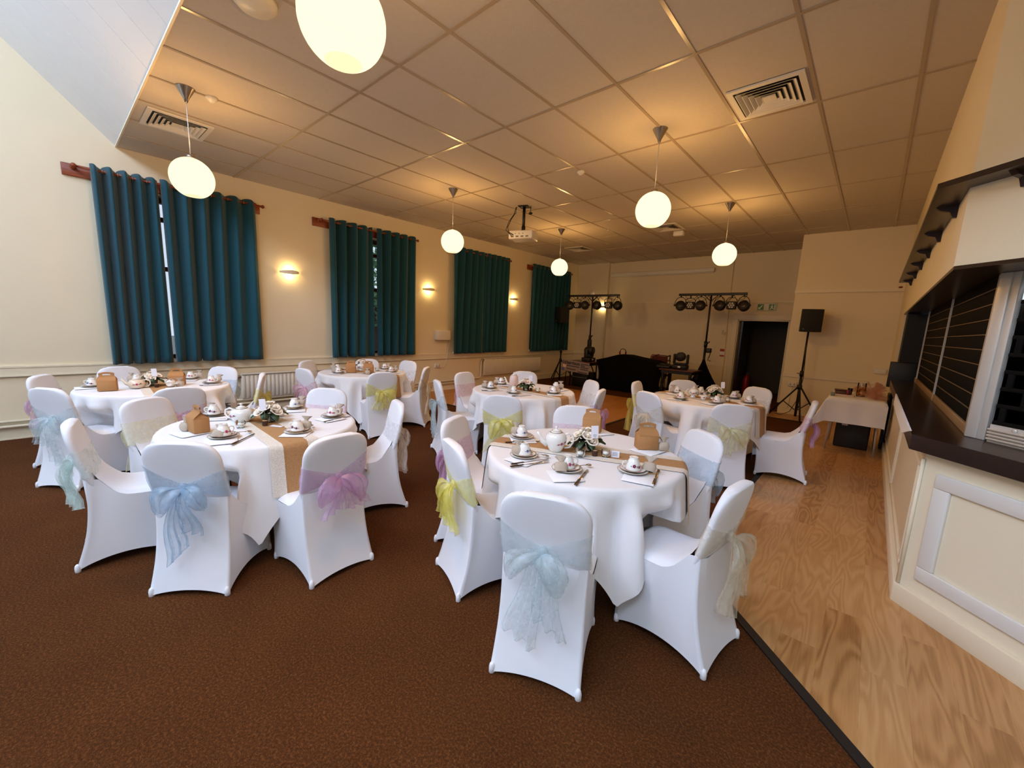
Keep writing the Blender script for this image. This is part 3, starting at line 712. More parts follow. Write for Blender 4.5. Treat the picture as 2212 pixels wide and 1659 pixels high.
# ---------------------------------------------------------------- outside the windows
struct(MB().box(-60, -40, -1.3, XL - .4, 60, -1.2).build('ground', M['ground']))
def leaves(c, r, n, seed, sz=.16):
    rnd = random.Random(seed); mb = MB()
    for _ in range(n):
        while True:
            p = Vector((rnd.uniform(-1,1), rnd.uniform(-1,1), rnd.uniform(-1,1)))
            if .35 < p.length < 1: break
        p = Vector((p.x*r[0], p.y*r[1], p.z*r[2])) + Vector(c)
        a = Vector((rnd.uniform(-1,1), rnd.uniform(-1,1), rnd.uniform(-1,1))).normalized()*sz; b = a.cross(Vector((rnd.uniform(-1,1), .3, rnd.uniform(-1,1)))).normalized()*sz*.6
        mb.add([p - a, p + b*.8, p + a, p - b*.8], [(0,1,2,3)])
    return mb
t = thing('tree', 'leafy green tree seen through the gap in the second curtains', 'tree', (-15, 8.6, -1.2))
MB().tube([(0, 0, 0), (.1, 0, 2.), (0, .1, 4)], [.2, .15, .08]).build('trunk', M['bark'], t)
leaves((0, 0, 4.4), (2.2, 2.2, 1.9), 1500, 3).build('foliage', M['leafgreen'], t)
t = thing('house', 'house gable and grey roof seen low through the second window gap', 'house', (-24, 14, -1.2))
MB().box(-3, -4, 0, 3, 4, 2.6).build('wall', M['brick'], t)
mb = MB(); mb.add([(3.3,-4.3,2.5),(3.3,4.3,2.5),(0,4.3,4.4),(0,-4.3,4.4),(-3.3,-4.3,2.5),(-3.3,4.3,2.5)], [(0,1,2,3),(3,2,5,4),(0,3,4),(1,5,2)])
mb.build('roof', M['slate'], t)
# ================================================================ chairs
ZT = .785
def yc(z): return .10 * clamp((.90 - z)/.43, 0, 1.3)**1.15
def hw(z):
    if z > .79: return .105 + .10*math.sqrt(max(0, 1 - ((z - .79)/.11)**2))
    return lerp(.168, .205, sstep((z - .44)/.15))
def spow(x, e): return math.copysign(abs(x)**e, x)
def backpt(phi, z, off=0.):
    w = hw(z) + off; h = .03 + off
    return (w*spow(math.cos(phi), .5), yc(z) + h*spow(math.sin(phi), .8), z)
_cm = {}
def chair_meshes():
    if _cm: return _cm
    zs = [.40 + .39*k/10 for k in range(10)] + [.79 + .11*math.sin(PI/2*k/9) for k in range(10)]
    n = 36; mb = MB(); vs = []
    for z in zs:
        for k in range(n): vs.append(backpt(2*PI*k/n, z))
    fs = [(i*n+k, i*n+(k+1)%n, (i+1)*n+(k+1)%n, (i+1)*n+k) for i in range(len(zs)-1) for k in range(n)]
    b = len(vs)
    for k in range(n):
        p = backpt(2*PI*k/n, .9); vs.append((p[0]*.9, p[1]*.55, .908))
    fs += [((len(zs)-1)*n+k, (len(zs)-1)*n+(k+1)%n, b+(k+1)%n, b+k) for k in range(n)]; fs.append([b+k for k in range(n)])
    mb.add(vs, fs, 0, True); _cm['backrest'] = mb.mesh('backrest', M['cover'])
    prof = [(yc(.62)+.022, .62), (yc(.58)+.038, .575), (.155, .525), (.19, .495), (.24, .478), (.32, .474), (.40, .474), (.45, .468), (.48, .452), (.495, .425), (.498, .39)]
    def seat(u, v):
        t = v*(len(prof)-1); i = min(int(t), len(prof)-2); f = t - i
        y = lerp(prof[i][0], prof[i+1][0], f); z = lerp(prof[i][1], prof[i+1][1], f)
        x = (u - .5)*2; e = abs(x)**7
        wd = lerp(.178, .207, sstep(v/.45)); return (wd*x*(1 - .03*e), y, z - lerp(.0, .035, sstep(v/.4))*e)
    mb = MB(); mb.grid(seat, 20, 20); _cm['seat'] = mb.mesh('seat', M['cover'])
    # skirt: stretch cover from seat down to the four feet, arched hem
    top = []; bot = []
    def seg(tp, bt, n, arch, inw, inv):
        for k in range(n):
            s = k/n; g = 4*s*(1-s)
            i = s*(len(tp)-1); j = min(int(i), len(tp)-2); f = i - j
            top.append(Vector(tp[j]).lerp(Vector(tp[j+1]), f))
            p = Vector(bt[0]).lerp(Vector(bt[1]), s); p.z += arch*g**.8; p += Vector(inv)*inw*g; bot.append(p)
    sidep = [(y, z - .033*sstep((i + 1)/4)) for i, (y, z) in enumerate(prof[1:])]; wds = [lerp(.18, .206, sstep((i + 1)/4.5)) for i in range(len(sidep))]
    RT = [(.199, yc(.57) - .012, .57), (.16, yc(.57) - .031, .57), (-.16, yc(.57) - .031, .57), (-.199, yc(.57) - .012, .57)]
    seg(RT, [(.213, -.03, .004), (-.213, -.03, .004)], 21, .03, .012, (0, 1, 0))
    seg([RT[3]] + [(-w_, y, z) for w_, (y, z) in zip(wds, sidep)], [(-.213, -.03, .004), (-.207, .475, .004)], 18, .06, .014, (1, 0, 0))
    seg([(-.205, .498, .38), (.205, .498, .38)], [(-.207, .475, .004), (.207, .475, .004)], 12, .05, .012, (0, -1, 0))
    seg([(w_, y, z) for w_, (y, z) in zip(wds[::-1], sidep[::-1])] + [RT[0]], [(.207, .475, .004), (.213, -.03, .004)], 18, .06, .014, (-1, 0, 0))
    N = len(top); c = Vector((0, .22, 0))
    def sk(u, v):
        k = int(round(u*N)) % N; a, b = top[k], bot[k]
        p = a.lerp(b, v)
        # stretched fabric draws in between seat and feet
        m = math.sin(PI*v)
        rear = clamp((.12 - a.y)/.1); 
        p.y += .03*m*clamp((.2 - p.y)/.2)
        p.x *= 1 - .03*m
        p.y -= .012*m*clamp((p.y - .3)/.2)
        return p
    mb = MB(); mb.grid(sk, N, 14, closeu=True); _cm['skirt'] = mb.mesh('skirt', M['cover'])
    mb = MB(); mb.lathe([(.011, 0), (.0145, .003), (.0145, .03), (.011, .045), (.005, .052)], n=12); _cm['foot_pocket'] = mb.mesh('foot_pocket', M['footcap'])
    return _cm
def band_mesh(col, rnd):
    """sash band: flat across the front of the back, gathered to the knot behind"""
    n = 48; rows = 6; w1 = rnd.uniform(-.01, .01); w2 = rnd.uniform(-.02, .02)
    def fn(u, v):
        phi = -PI/2 + 2*PI*u
        p = backpt(phi, .68, .006)
        a = clamp(abs(p[0])/.205)
        if math.sin(phi) < 0:
            zl = lerp(.622, .575 + w1, a); zh = lerp(.655, .755 + (w2 if p[0] > 0 else -w2), a)
        else: zl, zh = .585 + w1, .748
        z = lerp(zl, zh, v)
        q = backpt(phi, z, .006 + .003*math.sin(v*9 + p[0]*14))
        return q
    mb = MB(); mb.grid(fn, n, rows, closeu=True)
    return mb.mesh('sash_band', BAND[col])
def loop_mesh(s, col, rnd):
    """a drooping loop of soft ribbon"""
    ln = rnd.uniform(.085, .15); dr = rnd.uniform(.09, .19); th = rnd.uniform(.005, .012); ww = rnd.uniform(.032, .046); ph = rnd.uniform(0, 6)
    nd = Vector((s*dr, 0, ln)).normalized()
    def fn(u, v):
        g = math.sin(PI*min(1, u*.97 + .015))
        c = Vector((s*ln*math.sin(u*1.45), -.02 - .045*math.sin(PI*u*.8), .022*math.sin(PI*u) - dr*u**1.35))
        an = 2*PI*v; w = .011 + ww*g**.7; d = .005 + th*g
        return c + nd*(w*math.cos(an) + (.012*math.sin(4*an + ph + 6*u) + .005*math.sin(9*an + 11*u))*g) + Vector((0, 1, 0))*(d*math.sin(an) + .011*g*math.sin(5*u + 5*math.cos(an) + ph))
    mb = MB(); mb.grid(fn, 16, 28, closev=True)
    for v in (0, .18, .32, .5): mb.tube([fn(k/16, v) for k in range(1, 16)], .0016, 4)
    return mb.mesh('bow_loop', SASH[col])
def tail_mesh(s, col, rnd):
    ln = rnd.uniform(.2, .42); ww = rnd.uniform(.05, .085); ph = rnd.uniform(0, 6); sl = rnd.uniform(-.35, .35); ax = rnd.uniform(.03, .11)
    def fn(u, v):
        b = v - .5; t = u
        x = s*(.012 + ax*t**.8) + b*2*(.012 + ww*t**.65) + .01*math.sin(6*t + ph)
        y = -.02 - .03*math.sin(PI*min(1, t*1.2))*.8 - .015*t + (.006 + .018*t)*math.sin(b*5.5*PI + ph)
        return (x, y, -t*ln*(1 + sl*b))
    mb = MB(); mb.grid(fn, 18, 22)
    e = [fn(k/16, 0) for k in range(1, 17)] + [fn(1, k/16) for k in range(1, 17)] + [fn(1 - k/16, 1) for k in range(1, 16)]
    mb.tube(e, .0022, 4); mb.tube([fn(k/16, .36) for k in range(0, 16)], .0014, 4); mb.tube([fn(k/16, .7) for k in range(0, 16)], .0014, 4)
    return mb.mesh('bow_tail', SASH[col])
_sets = {}
def sash_set(col, var):
    if (col, var) not in _sets:
        rnd = random.Random(hash((len(col), ord(col[0]), ord(col[1]), var)) % 9999)
        kn = MB(); kn.sphere((0, 0, 0), .026, 12, 0, 1, .8, 1.15)
        _sets[(col, var)] = dict(band=band_mesh(col, rnd), knot=kn.mesh('knot', SASH[col]), loops=[loop_mesh(s, col, rnd) for s in (-1, 1)], tails=[tail_mesh(s, col, rnd) for s in (-1, 1)])
    return _sets[(col, var)]
def chair(key, x, y, tc, dyaw, col, var, label, bow=True):
    cm = chair_meshes()
    ang = math.atan2(tc[1] - y, tc[0] - x) - PI/2 + math.radians(dyaw)
    t = thing('covered_chair', label, 'chair', (x, y, .006 if x > -.78 else 0), ang, 'chairs in white covers')
    for nme in ('backrest', 'seat', 'skirt'): link(nme, cm[nme], t)
    for sx, sy in ((.203, -.02), (-.203, -.02), (-.197, .465), (.197, .465)): link('foot_pocket', cm['foot_pocket'], t, (sx, sy, 0))
    if col:
        ss = sash_set(col, var)
        b = link('sash', ss['band'], t)
        if bow:
            K = (0, yc(.64) - .048, .638)
            link('knot', ss['knot'], b, K)
            for m in ss['loops']: link('bow_loop', m, b, K)
            for m in ss['tails']: link('bow_tail', m, b, K)
    return t
TC = {'E': (-1.368, 2.308), 'A': (-3.396, 1.025), 'B': (-5.831, .741), 'C': (-5.95, 3.205), 'D': (-3.331, 4.004), 'F': (-1.51, 5.448)}
TN = {'E': 'the near right table', 'A': 'the near left table', 'B': 'the far left table', 'C': 'the second window table', 'D': 'the middle table', 'F': 'the doorway table'}
CH = {  # x, y, extra turn, sash, variant, who
'E1': (-.953, 1.322, 0, 'ice', 0, 'ice blue bow chair'), 'E2': (-.382, 2.083, 6, 'ivory', 0, 'ivory bow chair'), 'E3': (-.822, 3.065, 0, 'blue', 1, 'pale blue band chair'),
'E4': (-1.96, 3.121, 0, 'pink', 1, 'pale pink band chair'), 'E5': (-2.293, 1.953, 0, 'lilac', 1, 'lilac bow chair'), 'E6': (-1.80, 1.529, 8, 'yellow', 0, 'yellow bow chair'),
'A1': (-2.755, .41, 0, 'blue', 0, 'pale blue bow chair'), 'A2': (-2.357, 1.10, 0, 'lilac', 0, 'lilac bow chair'), 'A3': (-3.068, 1.976, 0, 'white', 0, 'white bow chair'),
'A4': (-4.044, 1.794, 0, 'pink', 0, 'pale pink band chair'), 'A6': (-3.662, .036, 6, 'mint', 0, 'pale mint bow chair'), 'A7': (-4.315, .46, 0, 'cream', 1, 'cream yellow band chair'),
'B1': (-5.267, -.055, 0, 'ice', 1, 'ice blue bow chair'), 'B2': (-6.279, -.098, 0, 'lilac', 1, 'lilac bow chair'), 'B3': (-6.874, .525, 0, 'white', 1, 'window side chair'),
'B4': (-6.402, 1.49, 0, 'blue', 1, 'radiator side chair'), 'B5': (-4.794, .758, 0, 'pink', 0, 'pink bow chair'), 'B6': (-5.471, 1.659, 0, 'yellow', 1, 'yellow bow chair'),
'C1': (-5.776, 2.246, 0, 'pink', 0, 'pink bow chair'), 'C2': (-6.79, 2.695, 0, 'white', 0, 'radiator side chair'), 'C3': (-6.736, 3.71, 0, 'cream', 0, 'window side chair'),
'C4': (-6.164, 4.189, 0, 'white', 1, 'white band chair'), 'C5': (-5.174, 3.845, 0, 'ivory', 1, 'ivory bow chair'), 'C6': (-4.929, 2.94, 0, 'yellow', 0, 'yellow bow chair'),
'D1': (-2.742, 2.967, 0, 'yellow', 1, 'yellow bow chair'), 'D2': (-3.919, 3.065, 6, 'ice', 0, 'ice blue bow chair'), 'D3': (-4.396, 3.92, 0, 'pink', 1, 'pink band chair'),
'D4': (-4.026, 4.845, 0, 'mint', 1, 'radiator side chair'), 'D5': (-2.822, 4.86, 0, 'white', 1, 'pale band chair'), 'D6': (-2.317, 4.218, 4, 'lilac', 1, 'lilac bow chair'),
'F1': (-.988, 4.541, 0, 'cream', 0, 'cream yellow bow chair'), 'F2': (-1.897, 4.548, 0, 'ivory', 0, 'ivory bow chair'), 'F3': (-2.413, 5.354, 0, 'yellow', 1, 'yellow band chair'),
'F4': (-2.063, 6.196, 0, 'mint', 0, 'stage side chair'), 'F5': (-1.103, 6.38, 0, 'white', 0, 'doorway side chair'), 'F6': (-.399, 5.553, 0, 'lilac', 0, 'lilac bow chair')}
WH = {'E1': 'nearest the viewer', 'E2': 'seen sideways by the oak floor', 'E3': 'facing in, beside the cake box', 'E4': 'facing in, behind the cake boxes', 'E5': 'on its left', 'E6': 'edge on',
'A1': 'with its back turned', 'A2': 'back turned beside the runner', 'A3': 'seen sideways on its right', 'A4': 'facing in on its far side', 'A6': 'on its left in front', 'A7': 'on its far left',
'B1': 'with its back turned', 'B2': 'behind the ice blue bow one', 'B3': 'below the first curtains', 'B4': 'beside the ribbed radiator', 'B5': 'nearest the front, back turned', 'B6': 'seen sideways',
'C1': 'with its back turned', 'C2': 'before the ribbed radiator', 'C3': 'behind the kraft boxes', 'C4': 'on the far side', 'C5': 'seen sideways', 'C6': 'with its back turned',
'D1': 'with its back turned', 'D2': 'edge on', 'D3': 'facing right', 'D4': 'below the long radiator', 'D5': 'facing left', 'D6': 'edge on by the dance floor',
'F1': 'with its back turned', 'F2': 'on its left in front', 'F3': 'facing right by the dance floor', 'F4': 'below the moving head lamp', 'F5': 'before the doorway', 'F6': 'seen sideways on the oak floor'}
CHO = {}
for k, (x, y, dy, col, var, who) in CH.items():
    CHO[k] = chair(k, x, y, TC[k[0]], dy, col, var, 'white %s at %s, %s' % (who, TN[k[0]], WH[k]))

# ================================================================ tables and cloths
CLOTH = {'E': (.63, 1.78, -41), 'A': (.63, 1.78, -22), 'B': (.64, 1.78, -55), 'C': (.63, 1.86, -33), 'D': (.645, 1.86, -30), 'F': (.635, 1.82, -3)}
RUN = {'E': (22.5, 0), 'A': (-2, 0), 'B': (-3, 0), 'C': (17, 0), 'D': (-2, 0), 'F': (-9, 0)}
def chair_frames(k):
    out = []
    for q, (x, y, dy, *_r) in CH.items():
        if q[0] != k: continue
        a = math.atan2(TC[k][1] - y, TC[k][0] - x) - PI/2 + math.radians(dy)
        out.append((x - TC[k][0], y - TC[k][1], a))
    return out
def drape_r(r, d): return r + .012*min(1, d/.03) + .11*d
def cloth_mesh(k):
    r, L, rot = CLOTH[k]; rnd = random.Random(ord(k)); ph = [rnd.uniform(0, 6) for _ in range(4)]
    fr = chair_frames(k); ra = math.radians(RUN[k][0]); n = 240; nt = 20
    vs = []; fs = []; rows = []
    for q in (0.001, .3, .6, .85, .97): rows.append([(r*q*math.cos(2*PI*i/n), r*q*math.sin(2*PI*i/n), 0) for i in range(n)])
    dr = []
    for t in range(nt + 1):
        row = []
        for i in range(n):
            th = 2*PI*i/n; p = th - math.radians(rot) - PI/4
            s = L/2/max(abs(math.cos(p)), abs(math.sin(p)))
            drop = min(s - r, .655); v = t/nt; d = drop*v
            cor = ((s - L/2)/(L*.2071))
            near = min(abs((th - ra + PI) % (2*PI) - PI), abs((th - ra) % (2*PI) - PI) )
            supp = sstep((near - .33)/.2)
            w = sstep(d/.22)
            R = drape_r(r, d) + supp*w*((.020 + .042*cor)*math.sin(14*th + ph[0] + 1.5*math.sin(2*th + ph[1])) + .010*math.sin(31*th + ph[2]) + .05*cor*(d/.6))
            if t == 0: x, y, z = r*math.cos(th), r*math.sin(th), -.0
            elif t == 1: x, y, z = (r + .012)*math.cos(th), (r + .012)*math.sin(th), -.014
            else: x, y, z = R*math.cos(th), R*math.sin(th), -d
            # where a seat is in the way the cloth hangs close in front of it
            e0 = sstep((-z - .10)/.17)
            if e0 > 0:
                for cx, cy, a in fr:
                    dx, dy = x - cx, y - cy; lx = dx*math.cos(a) + dy*math.sin(a); ly = -dx*math.sin(a) + dy*math.cos(a)
                    if abs(lx) < .172 and -.1 < ly < .52:
                        e = sstep((.172 - abs(lx))/.016)*e0; g = (.522 - ly)*e
                        x += -math.sin(a)*g; y += math.cos(a)*g
            row.append((x, y, z))
        rows.append(row)
    for row in rows: vs += row
    for i in range(len(rows) - 1):
        for j in range(n): fs.append((i*n+j, i*n+(j+1)%n, (i+1)*n+(j+1)%n, (i+1)*n+j))
    mb = MB(); mb.add(vs, fs, 0, True); return mb.mesh('tablecloth', M['cloth'])
def runner(k, label):
    r = CLOTH[k][0]; ang, off = RUN[k]; t = thing('table_runner', label, 'table runner', TC[k] + (ZT,), math.radians(ang), 'hessian and lace table runners')
    hang = .34
    def mk(w0, w1, dz, wav=0):
        def fn(u, v):
            y = lerp(w0, w1, v) + off; ed = math.sqrt(max(.01, r*r - y*y))
            s = (u*2 - 1)*(ed + hang); a = abs(s); sg = 1 if s > 0 else -1
            if wav and abs(v - wav) < .6: y += .006*math.sin(s*52) * (1 if v > .5 else 0) * (1 if wav > .5 else 0)
            if a < ed: return (s, y, dz)
            d = a - ed; o = drape_r(r, d) - r
            return (sg*(ed + o + dz*1.2 + .006*sstep(d/.05)), y, dz*(1 - sstep(d/.03)) - max(0, d - .012))
        mb = MB(); mb.grid(fn, 90, 5); return mb
    mk(-.13, .13, .0035).build('burlap', M['hessian'], t)
    mk(-.155, -.075, .0055).build('lace_edge', M['lace'], t); mk(.075, .155, .0055).build('lace_edge', M['lace'], t)
    return t
leg0 = MB().cyl((0, 0, 0), (0, 0, .74), .016).mesh('leg', M['chrome'])
for k in 'EABCDF':
    t = thing('round_table', 'round table under the white cloth, %s' % TN[k], 'table', TC[k] + (0,), math.radians(RUN[k][0] + 45), 'round tables')
    MB().lathe([(0, 0), (CLOTH[k][0] - .006, 0), (CLOTH[k][0] - .004, .012), (CLOTH[k][0] - .008, .026), (0, .026)], (0, 0, .755), 48).build('tabletop', M['brownwood'], t)
    for a in range(4): link('leg', leg0, t, (.3*math.cos(a*PI/2), .3*math.sin(a*PI/2), .015))
    o = link('tablecloth', cloth_mesh(k), None, TC[k] + (ZT,))
    tag(o, 'square white cloth draped over %s' % TN[k], 'tablecloth', 'white tablecloths')
    runner(k, 'hessian runner with lace edges across %s' % TN[k])

# ================================================================ tableware
ZR = ZT + .006      # on a runner
def flowers(mb, R, mats_i, spots, zc):
    """painted sprigs on china: five petals and leaves lying on a round surface R(z)"""
    for (a, z, sc, mi) in spots:
        for q in range(6):
            b = 2*PI*q/5; s = sc*.42
            if q == 5: du, dz, s, m = 0, 0, sc*.3, mi + 1
            else: du, dz, m = sc*.55*math.cos(b), sc*.55*math.sin(b), mi
            poly = []
            for j in range(7):
                g = 2*PI*j/7; zz = z + dz + s*math.sin(g); rr = R(zz) + .0012; aa = a + (du + s*math.cos(g))/max(rr, .01)
                poly.append((rr*math.cos(aa), rr*math.sin(aa), zz))
            mb.add(poly, [tuple(range(7))], m)
        for q in (-1, 1):
            poly = []
            for du, dz in ((.9, .1), (1.5, .5), (2.1, .2), (1.5, -.15)):
                zz = z + dz*sc - .3*sc; rr = R(zz) + .0012; aa = a + q*du*sc/max(rr, .01); poly.append((rr*math.cos(aa), rr*math.sin(aa), zz))
            mb.add(poly, [(0,1,2,3)], 4)
CHINA = [M['china'], M['rosepink'], M['rosered'], M['floblue'], M['leafprint'], M['gold']]
CUPP = [(.041, 0), (.045, .002), (.0438, .012), (.0395, .030), (.0345, .045), (.029, .057), (.0245, .064), (.0232, .067), (.0258, .074), (.0252, .076), (.021, .073), (0, .072)]
def rad(prof):
    def f(z):
        for (r0, z0), (r1, z1) in zip(prof, prof[1:]):
            if z0 <= z <= z1: return lerp(r0, r1, (z - z0)/max(1e-6, z1 - z0))
        return prof[0][0]
    return f
cup_m = {}
for nm, mi in (('pink', 1), ('blue', 3), ('red', 2)):
    mb = MB(); mb.lathe(CUPP, n=32); mb.tube([(.0445*math.cos(2*PI*k/32), .0445*math.sin(2*PI*k/32), .002) for k in range(32)], .0012, 5, 5, True)
    flowers(mb, rad(CUPP[1:8]), None, [(PI*.5 - .25, .03, .011, mi), (PI*.5 + .5, .024, .009, min(mi, 2)), (-PI*.5, .03, .011, mi), (-PI*.5 + .7, .026, .008, mi), (PI + .6, .03, .009, mi)], 0)
    cup_m[nm] = mb.mesh('cup_body', CHINA)
cup_h = MB().tube([(.033, 0, .046), (.048, 0, .053), (.064, 0, .046), (.066, 0, .030), (.058, 0, .018), (.042, 0, .014)], [.0042, .0038, .0038, .0038, .0038, .0042], 8).mesh('cup_handle', M['china'])
def dish(r, h):
    mb = MB(); mb.lathe([(0, .002), (r*.5, .0), (r*.55, .002), (r*.8, h*.6), (r, h), (r, h + .002), (r*.8, h*.6 + .003), (r*.5, .004), (0, .004)], n=36)
    mb.tube([(r*math.cos(2*PI*k/36), r*math.sin(2*PI*k/36), h + .001) for k in range(36)], .0014, 5, 5, True)
    return mb
mb = dish(.074, .013)
for a in (0.4, 1.6, 2.9, 4.2, 5.3): mb.lathe([(0, 0), (.009, 0), (.009, .0008), (0, .0008)], (.062*math.cos(a), .062*math.sin(a), .0115), 7, 1)
sauc_m = mb.mesh('saucer', CHINA); plate_m = dish(.088, .011).mesh('tea_plate', CHINA)
mb = MB()
for i, (sx, a) in enumerate(((.0, 0), (.004, .03), (-.004, -.02))): mb.rbox(-.085 + sx, -.085 - sx, .0014*i, .085 + sx*.4, .085 - sx, .0014*i + .0013, .0005, M=Rz(a), seg=1)
nap_m = mb.mesh('napkin', M['napkin'])
mb = MB(); mb.rbox(-.05, -.007, 0, .085, .007, .0022, .001); mb.prism([(.085, -.007), (.11, -.01), (.13, -.006), (.135, .004), (.085, .007)], 0, .0018); kn_b = mb.mesh('blade', M['steel'])
kn_h = MB().rbox(-.135, -.008, 0, -.045, .008, .006, .0025).mesh('handle', mat('bronze_handle', srgb(96, 78, 62), .25, 1.)); 
mb = MB(); mb.tube([(-.06, 0, .004), (.02, 0, .006), (.04, 0, .004)], [.003, .0022, .003], 6); mb.sphere((.058, 0, .004), .021, 12, 0, 1, .68, .28); sp_m = mb.mesh('teaspoon', M['steel'])
# little drawstring pouch
def pf(u, v):
    a = 2*PI*v; z = u
    if z < .62: w = .030*(.55 + .75*math.sin(PI*min(.93, z*1.15 + .12))**.6); d = .016*(.5 + math.sin(PI*min(1, z*1.35 + .05)))
    elif z < .72: w = .012; d = .009
    else: w = .012 + (z - .72)*.085; d = .008 + (z - .72)*.03
    rf = 1 + (.12*math.sin(7*a) if z > .55 else .02*math.sin(3*a))
    return (w*spow(math.cos(a), .8)*rf, d*math.sin(a)*rf, z*.092)
mb = MB(); mb.grid(pf, 22, 28, closev=True); pou_m = mb.mesh('bag', M['pouch'])
mb = MB(); mb.tube([(.0125*math.cos(2*PI*k/14), .0095*math.sin(2*PI*k/14), .0615) for k in range(14)], .0022, 5, 0, True); mb.tube([(.01, -.009, .061), (.018, -.016, .045), (.014, -.018, .028)], .0014, 5); mb.tube([(-.002, -.01, .061), (-.012, -.016, .048), (-.016, -.018, .034)], .0014, 5); pou_s = mb.mesh('drawstring', M['string'])
def place(cat, name, parts, loc, rz, label, group, tilt=None):
    """a thing on a table from shared meshes"""
    if len(parts) == 1:
        o = link(name, parts[0][1], None, loc)
        tag(o, label, cat, group)
    else:
        o = thing(name, label, cat, loc, 0, group)
        for nm, me in parts: link(nm, me, o)
    o.rotation_euler = (tilt[0], tilt[1], rz) if tilt else (0, 0, rz)
    return o
def setting(ck, c, cup='pink', nap=None, pouch=None, pt=0, knives=(), spoon=None, cup_a=0., plates=2, stand=False, naprot=0):
    tk = ck[0]; where = 'before the %s at %s' % (CH[ck][5], TN[tk])
    a0 = math.atan2(TC[tk][1] - CH[ck][1], TC[tk][0] - CH[ck][0])
    z = ZT + .002
    if nap:
        place('napkin', 'napkin', [('napkin', nap_m)], nap + (z + .003,), a0 + .5 + naprot, 'folded white napkin %s' % where, 'paper napkins'); z += .0078
    else: z += .004
    if c:
        if plates == 2: place('plate', 'tea_plate', [('tea_plate', plate_m)], c + (z,), 0, 'gilt rimmed tea plate %s' % where, 'tea plates'); z += .0075
        place('saucer', 'saucer', [('saucer', sauc_m)], c + (z,), a0, 'flowered saucer under the cup %s' % where, 'saucers'); z += .0055
        place('teacup', 'teacup', [('cup_body', cup_m[cup]), ('cup_handle', cup_h)], (c[0], c[1], z), cup_a, 'upturned flowered teacup %s' % where, 'teacups')
    if pouch:
        zz = ZT + (.02 if c else .012)
        place('gift bag', 'gift_pouch', [('bag', pou_m), ('drawstring', pou_s)], pouch + (zz,), pt, 'small linen drawstring pouch %s' % where, 'gift pouches', (-.28, 0) if stand else (-.75, 0))
    for i, (p, q) in enumerate(knives):
        m = ((p[0] + q[0])/2, (p[1] + q[1])/2, ZT + (.006 if not nap else .007))
        place('knife', 'table_knife', [('blade', kn_b), ('handle', kn_h)], m, math.atan2(q[1] - p[1], q[0] - p[0]), ('%ssteel knife %s' % (('', 'second ')[i], where)), 'table knives')
    if spoon: place('spoon', 'teaspoon', [('teaspoon', sp_m)], spoon + (ZT + .02,), a0 - .6, 'teaspoon on the saucer edge %s' % where, 'teaspoons', (0, .1))
VIEW = .85   # a turn that faces things towards the viewer's side of the room
setting('E1', (-1.237, 1.913), 'pink', (-1.19, 1.825), (-1.222, 1.832), .65, [((-1.08, 1.77), (-1.15, 1.99))], (-1.19, 2.0), 1.0)
setting('E2', (-.955, 2.178), 'red', (-.885, 2.11), (-.878, 2.215), .2, [((-.80, 2.12), (-.85, 2.29))], None, -2.3)
setting('E6', (-1.562, 1.913), 'blue', (-1.52, 1.86), (-1.585, 1.873), .55, [((-1.51, 1.75), (-1.43, 1.98)), ((-1.485, 1.715), (-1.40, 1.945))], (-1.51, 1.98), 2.2, stand=True)
setting('E5', (-1.856, 2.235), 'blue', (-1.815, 2.2), (-1.905, 2.225), .6, [((-1.83, 2.07), (-1.72, 2.25))], None, 2.2, stand=True)
setting('E3', None, nap=(-1.075, 2.655), pouch=(-.99, 2.735), pt=.7, stand=True)
setting('E4', None, nap=(-1.55, 2.83))
setting('A1', (-3.15, .705), 'pink', (-3.07, .67), (-3.125, .665), .9, [((-2.94, .70), (-3.12, .87))], (-3.16, .80), 1.8)
setting('A2', (-2.985, 1.105), 'red', (-2.955, 1.085), (-3.0, 1.165), .7, [], (-3.03, 1.21), -2.6, stand=True, naprot=.3)
setting('A3', (-3.29, 1.495), 'pink', (-3.235, 1.45), (-3.33, 1.55), .6, [((-3.16, 1.37), (-3.235, 1.62))], None, .7)
setting('A4', (-3.80, 1.39), 'blue', (-3.73, 1.36), (-3.84, 1.45), .8, [], None, 2.4)
setting('A7', (-3.88, .815), 'red', (-3.78, .81), (-3.91, .79), .6, [((-3.80, .70), (-3.70, .86))], None, -2.2, stand=True)
setting('A6', None, nap=(-3.40, .575), pouch=(-3.47, .55), pt=.3, stand=True)
setting('B6', (-5.71, 1.20), 'pink', (-5.66, 1.17), (-5.78, 1.27), .8, [((-5.6, 1.1), (-5.62, 1.3))], None, 1.)
setting('B4', (-6.2, 1.10), 'pink', (-6.15, 1.07), (-6.2, 1.18), .8, [], None, 1., stand=True)
setting('B2', (-6.02, .25), 'blue', (-5.98, .21), (-6.08, .235), .5, [], None, -2.2, stand=True)
setting('B3', (-6.22, .62), 'blue', None, (-6.25, .56), .5, [], None, 1.4, stand=True)
setting('C1', (-5.92, 2.80), 'pink', (-5.90, 2.76), (-5.98, 2.76), .7, [], None, 2., stand=True)
setting('C2', (-6.33, 2.98), 'pink', None, (-6.38, 2.93), .7, [], None, 2., stand=True)
setting('C4', (-6.08, 3.66), 'red', (-6.0, 3.56), (-6.1, 3.73), .7, [], None, 1.)
setting('C5', (-5.66, 3.52), 'pink', (-5.62, 3.55), (-5.66, 3.60), .7, [], None, 1., stand=True)
setting('D2', (-3.62, 3.69), 'blue', (-3.57, 3.62), (-3.69, 3.64), .5, [((-3.56, 3.5), (-3.42, 3.68))], None, 1.8)
setting('D3', (-3.80, 4.08), 'red', (-3.73, 4.07), (-3.85, 4.03), .5, [], None, 1.)
setting('D1', (-3.19, 3.65), 'pink', (-3.13, 3.60), (-3.2, 3.61), .8, [((-3.08, 3.52), (-3.0, 3.72))], None, 2.5)
